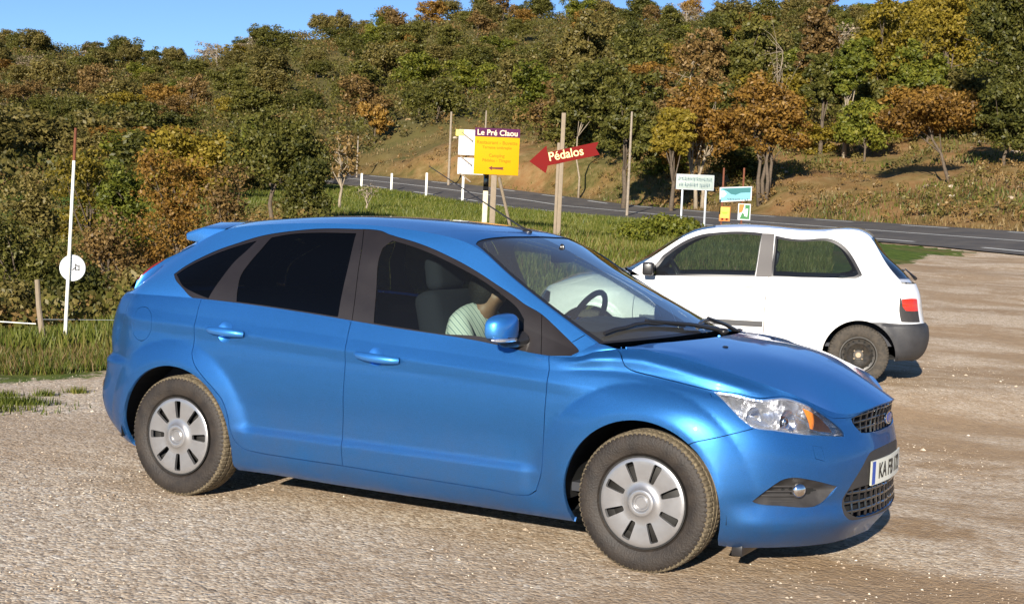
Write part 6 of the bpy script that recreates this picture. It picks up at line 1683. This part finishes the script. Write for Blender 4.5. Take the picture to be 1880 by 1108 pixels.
b=MB(); b.box((L(895.5,0)[0]-L(857,0)[0],.05,zb2*.5+.05),(.115,.09,zb2+.4)); bevel(b.build('post',M['palewood'],e2),.01)
b=MB(); b.box((L(895.5,0)[0]-L(857,0)[0],.04,zb2-.12),(.12,.11,.46)); bevel(b.build('dark_sleeve',M['gloss'],e2),.01)
# --- red arrow on a tall post
D=30.0; k=D/F_; base=place(1031,D,py=300); e=empty('arrow_sign',base,CAMYAW,'red wooden arrow lettered Pédalos nailed to a tall squared post','sign')
zp=ztop(1034,207,D)-base.z
b=MB(); b.box((0,.045,zp/2-.3),(.085,.07,zp+.6)); bevel(b.build('post',M['wood'],e,rot=(0,0,0)),.008)
b=MB(); b.box((-.075,.05,(ztop(1027,262,D)-base.z)/2-.3),(.06,.06,ztop(1027,262,D)-base.z+.6)); bevel(b.build('post_stay',M['wood'],e),.008)
def Q_(px,y): return ((px-1030)*k,ztop(px,y,D)-base.z)
A=[Q_(*p) for p in ((971,296),(1001,267),(1003,280),(1096,260),(1091,272),(1099,284),(1005,304),(1002,318))]
V=[(x,0,z) for x,z in A]+[(x,.025,z) for x,z in A]; n=8
ab_=mk('arrow_board',V,[tuple(range(n)),tuple(range(2*n-1,n-1,-1))]+[((i+1)%n,i,i+n,(i+1)%n+n) for i in range(n)],M['red'],e)
autosmooth(ab_,20)
cx,cz=Q_(1039,284); tl=text_mesh('lettering','Pédalos',.255,M['letter'],ab_,(cx-.02,-.006,cz+.01),(R(90),-R(13),0),bold=.003,xs=.94)
# --- town sign on two legs
def two_leg(px0,px1,y0,y1,D,name,label,legs,boards):
    pxm=(px0+px1)/2; base=place(pxm,D,py=(y0+y1)/2); k=D/F_; e=empty(name,base,CAMYAW,label,'sign')
    f=lambda px,y:((px-pxm)*k,ztop(px,y,D)-base.z); return e,f,k
e,f,k=two_leg(1242,1310,322,348,41,'place_name_sign','small white two-line place name sign on two thin grey legs',None,None)
x0,zt_=f(1242,321); x1,_=f(1310,0); zb_=f(1276,348)[1]; zt_=f(1276,321)[1]
b=MB(); b.box(((x0+x1)/2,0,(zt_+zb_)/2),(x1-x0,.03,zt_-zb_)); pn=bevel(b.build('panel',pbr('grey_green_panel',(.30,.35,.32),.55,vary=.12,vscale=6),e),.006)
b=MB(); 
for z in(zt_,zb_): b.box(((x0+x1)/2,-.002,z),(x1-x0+.02,.034,.018))
for x in(x0,x1): b.box((x,-.002,(zt_+zb_)/2),(.018,.034,zt_-zb_))
b.build('frame',M['galv'],e)
r=np.random.default_rng(4); M['faint']=pbr('faded_letter',(.07,.12,.14),.6)
def lines(par,x0,x1,z,h,n,y=-.017):
    b=MB(); x=x0
    while x<x1-.02:
        w=.018+.02*r.random(); b.box((x+w/2,y,z+(r.random()-.5)*h*.2),(w*.55,.004,h*(.6+.4*r.random()))); b.box((x+w/2,y,z+(r.random()-.5)*h*.6),(w,.004,h*.2)); x+=w+.014+(.03 if r.random()<.12 else 0)
    b.build('faded_lettering',M['faint'],par)['kind']='stuff'
hh=zt_-zb_; lines(pn,x0+.05,x1-.05,zb_+hh*.70,hh*.28,1); lines(pn,x0+.08,x1-.08,zb_+hh*.30,hh*.28,1)
for px in(1254,1297):
    x,_=f(px,0); b=MB(); b.box((x,.03,zb_/2-.2),(.055,.04,zb_+.5)); bevel(b.build('leg',M['galv'],e),.004)
# --- tourist sign with two small plates under it
e,f,k=two_leg(1319,1380,342,370,43,'tourist_sign','light blue and teal panel with a wave picture, two small plates hang under it',None,None)
pc=[f(1321,344),f(1380,342),f(1380,368),f(1322,371)]
def plate_(pts,mat,nm,par,y0=0,th=.025):
    V=[(x,y0,z) for x,z in pts]+[(x,y0+th,z) for x,z in pts]; n=len(pts)
    return autosmooth(mk(nm,V,[tuple(range(n)),tuple(range(2*n-1,n-1,-1))]+[((i+1)%n,i,i+n,(i+1)%n+n) for i in range(n)],mat,par),20)
M['skyblue']=pbr('sky_blue_paint',(.14,.36,.42),.5); M['teal']=pbr('teal_paint',(.012,.13,.14),.5); M['lime']=pbr('lime_paint',(.26,.34,.02),.5); M['ygreen']=pbr('dark_green_paint',(.03,.16,.04),.5); M['oran']=pbr('orange_paint',(.45,.16,.02),.5)
pl=plate_(pc,M['panel'],'panel',e)
ins=lambda pts,d:[(x+(d if i in(0,3) else -d),z+(-d if i in(0,1) else d)) for i,(x,z) in enumerate(pts)]
plate_(ins(pc,.03),M['skyblue'],'picture_field',pl,-.004,.003)
x0,z0_=pc[0]; x1,z1_=pc[1]; w=x1-x0; h=z0_-pc[3][1]
hill=[(x0+.04,z0_-.035),(x1-.04,z1_-.035),(x1-.04,z1_-h*.42),(x0+w*.84,z0_-h*.26),(x0+w*.66,z0_-h*.30),(x0+w*.5,z0_-h*.46),(x0+w*.36,z0_-h*.42),(x0+w*.22,z0_-h*.22)]
plate_(hill,M['teal'],'picture_hills',pl,-.008,.003)
plate_([(x0+.04,z0_-h*.25),(x0+w*.14,z0_-h*.22),(x0+w*.22,z0_-h*.42),(x0+w*.13,z0_-h*.66),(x0+.04,z0_-h*.66)],pbr('pale_sun',(.75,.72,.35),.5),'picture_sun',pl,-.008,.003)
lines(pl,x0+w*.25,x1-.08,z0_-h*.76,h*.16,1,-.006)
for px,(ya,yb),w2 in ((1332.5,(379,406),20),(1368,(374,404),23)):
    x,za=f(px,ya); _,zb2=f(px,yb); hw=w2*k/2; q=plate_([(x-hw,za),(x+hw,za),(x+hw,zb2),(x-hw,zb2)],M['panel'] if px>1350 else M['oran'],'hanging_plate',e)
    H2=za-zb2
    if px<1350:
        plate_([(x-hw*.85,za-.02),(x+hw*.85,za-.02),(x+hw*.85,zb2+H2*.22),(x-hw*.85,zb2+H2*.22)],pbr('plate_yellow',(.48,.42,.06),.5),'plate_picture',q,-.004,.003)
        plate_([(x-hw*.7,za-H2*.36),(x+hw*.7,za-H2*.36),(x+hw*.35,za-H2*.52),(x-hw*.35,za-H2*.52)],M['lime'],'plate_symbol',q,-.008,.003)
        for s in(-.4,.4): plate_([(x+hw*(s-.2),zb2+H2*.2),(x+hw*(s+.2),zb2+H2*.2),(x+hw*(s+.2),zb2+.03),(x+hw*(s-.2),zb2+.03)],M['red'],'plate_symbol',q,-.009,.003)
    else:
        plate_([(x-hw*.85,za-.02),(x+hw*.0,za-.02),(x-hw*.3,zb2+H2*.5),(x-hw*.85,zb2+H2*.4)],M['oran'],'plate_symbol',q,-.004,.003)
        plate_([(x+hw*.1,za-.03),(x+hw*.85,za-.03),(x+hw*.85,zb2+.03),(x-hw*.7,zb2+.03),(x-hw*.3,zb2+H2*.45),(x+hw*.2,zb2+H2*.3)],M['ygreen'],'plate_symbol',q,-.006,.003)
        plate_([(x+hw*.25,za-H2*.3),(x+hw*.6,za-H2*.3),(x+hw*.5,zb2+H2*.2),(x+hw*.0,zb2+H2*.25)],M['panel'],'plate_symbol',q,-.010,.003)
for px in(1327,1364):
    x,z=f(px,308); b=MB(); b.box((x,.03,z/2-.3),(.05,.04,z+.6)); bevel(b.build('leg',M['rust'],e),.004)
# --- poles on the bank
def pole(px,ytop,D,r_,label,nm='utility_pole',lean_=(0,0)):
    base=place(px,D,-.3,(ytop+340)/2); h=ztop(px,ytop,D)-base.z; b=MB(); b.tube([(0,0,0),(lean_[0]*.5,lean_[1]*.5,h*.5),(lean_[0],lean_[1],h)],[r_*1.15,r_,r_*.85],10)
    o=autosmooth(b.build(nm,M['greywood'],None,loc=base)); tag(o,label,'pole','utility poles along the road'); return o
pole(1157,205,72,.062,'slim wooden utility pole on the bank right of the red arrow sign')
pole(826,205,104,.085,'wooden utility pole on the bank left of the yellow board')
pole(890,203,118,.07,'short wooden pole stub on the slope directly above the yellow board')
pole(656,250,112,.06,'thin wooden pole at the far left end of the road')
# --- white marker posts
for px,y0,D,lab in ((662,318,103,'smallest white marker post at the far left end of the road'),(717,318,100,'white marker post second from the left end of the road'),(781,317,95,'white marker post third from the left end of the road'),(848,322,91,'white marker post just below the white notice board')):
    base=place(px,D,-.1); h=ztop(px,y0,D)-base.z; b=MB(); b.box((0,0,h/2),(.15,.11,h)); o=bevel(b.build('marker_post',M['whitepost'],None,loc=base,rot=(0,0,CAMYAW)),.03); tag(o,lab,'post','white marker posts along the road')
# --- tall white pole with a round sign, fence post and wire
D=15.0; base=place(118,D,-.25,628); top=gpt(from_px(139,D,235),D); zt=ztop(139,235,D)
b=MB(); d=Vector((top.x-base.x,top.y-base.y,zt-base.z)); b.tube([(0,0,0),tuple(d*.5),tuple(d*.865)],[.020,.018,.016],12)
e=empty('signpost',base,0,'tall thin white pole with rusty top and a small round white sign','sign'); autosmooth(b.build('pole',M['whitepost'],e))
b=MB(); b.tube([tuple(d*.865),tuple(d)],[.016,.0145],12); autosmooth(b.build('rusty_tip',M['rust'],e))
c=gpt(from_px(133,D+.03,492),D+.03); zc=ztop(133,492,D); b=MB(); b.lathe([(0,.012),(.135,.012),(.138,.004),(.135,-.004),(0,-.004)],40)
o=autosmooth(b.build('round_sign',M['panel'],e,loc=(c.x-base.x,c.y-base.y,zc-base.z),rot=(0,0,CAMYAW)),40)
b=MB(); 
for (x,z,l,a) in ((.035,.012,.07,1.57),(.055,-.02,.045,.0),(.045,.03,.04,.6),(.02,-.005,.05,-.7),(-.03,.0,.03,1.57),(.07,.01,.05,1.57)): b.box((x,-.006,z),(l,.003,.010),rot=Matrix.Rotation(a,3,'Y'))
b.build('faded_mark',M['gloss'],o)
D=15.2; base=place(82,D,-.25,640); top=gpt(from_px(68,D,513),D); zt=ztop(68,513,D); d=Vector((top.x-base.x,top.y-base.y,zt-base.z))
b=MB(); b.tube([(0,0,0),tuple(d*.35+Vector((.012,0,0))),tuple(d*.7-Vector((.008,0,0))),tuple(d)],[.034,.032,.028,.026],9); tag(autosmooth(b.build('fence_post',M['wood'],None,loc=base)),'crooked weathered wooden fence post leaning left of the white pole','post')
b=MB(); pa=place(72,15.2); pts=[]
for px in np.linspace(-160,72,8): q=place(px,15.2+ (72-px)*.002); pts.append((q.x,q.y,ztop(px,592,15.2)-.02*math.sin(px*.01)))
b.tube(pts,.006,6); tag(autosmooth(b.build('fence_wire',M['whitepost'])),'thin pale rail running from the crooked fence post to the left edge','fence')
b=MB(); pts=[]
for px in np.linspace(72,330,6): q=place(px,15.2); pts.append((q.x,q.y,ztop(px,586+ (px-72)*.01,15.2)))
b.tube(pts,.0025,5); tag(autosmooth(b.build('fence_wire',M['galv'])),'hair-thin wire from the crooked fence post towards the blue car','fence')

# ================================================================ LIGHT, SKY, CAMERA
sun_dir=Vector((-.85,3.5,-1.12)).normalized()    # way the light travels
sd=bpy.data.lights.new('sun','SUN'); sd.energy=4.9; sd.angle=R(.55); sd.color=(1,.92,.80)
so=bpy.data.objects.new('sun',sd); COL.objects.link(so); so.rotation_euler=sun_dir.to_track_quat('-Z','Y').to_euler()
w=bpy.data.worlds.new('World'); SC.world=w; w.use_nodes=True; nt=w.node_tree
bg=nt.nodes['Background']; sky=nt.nodes.new('ShaderNodeTexSky'); sky.sky_type='NISHITA'; sky.sun_disc=False
el=math.asin(-sun_dir.z); az=math.atan2(-sun_dir.x,-sun_dir.y)
sky.sun_elevation=el; sky.sun_rotation=az; sky.air_density=.6; sky.dust_density=0; sky.ozone_density=4
nt.links.new(sky.outputs[0],bg.inputs[0]); bg.inputs[1].default_value=.078
cd=bpy.data.cameras.new('camera'); cam=bpy.data.objects.new('camera',cd); COL.objects.link(cam); SC.camera=cam
CX=(2.4322,-6.6934,1.5467); YAW,PIT,ROL,FPX=2.0581,-.0601,.0448,2647.53
Fv=Vector((math.cos(PIT)*math.cos(YAW),math.cos(PIT)*math.sin(YAW),math.sin(PIT))); R0=Vector((math.sin(YAW),-math.cos(YAW),0)); U0=R0.cross(Fv)
Rv=math.cos(ROL)*R0+math.sin(ROL)*U0; Uv=-math.sin(ROL)*R0+math.cos(ROL)*U0
cam.matrix_world=Matrix(((Rv.x,Uv.x,-Fv.x,CX[0]),(Rv.y,Uv.y,-Fv.y,CX[1]),(Rv.z,Uv.z,-Fv.z,CX[2]),(0,0,0,1)))
cd.sensor_width=36; cd.lens=36*FPX/1880; cd.clip_start=.05; cd.clip_end=3000
SC.view_settings.view_transform='Standard'; SC.view_settings.look='None'; SC.view_settings.exposure=.92; SC.view_settings.gamma=1
SC.render.engine='CYCLES'; SC.cycles.max_bounces=8; SC.cycles.transparent_max_bounces=24; SC.cycles.caustics_reflective=False; SC.cycles.caustics_refractive=False
SC.render.resolution_x=1024; SC.render.resolution_y=603
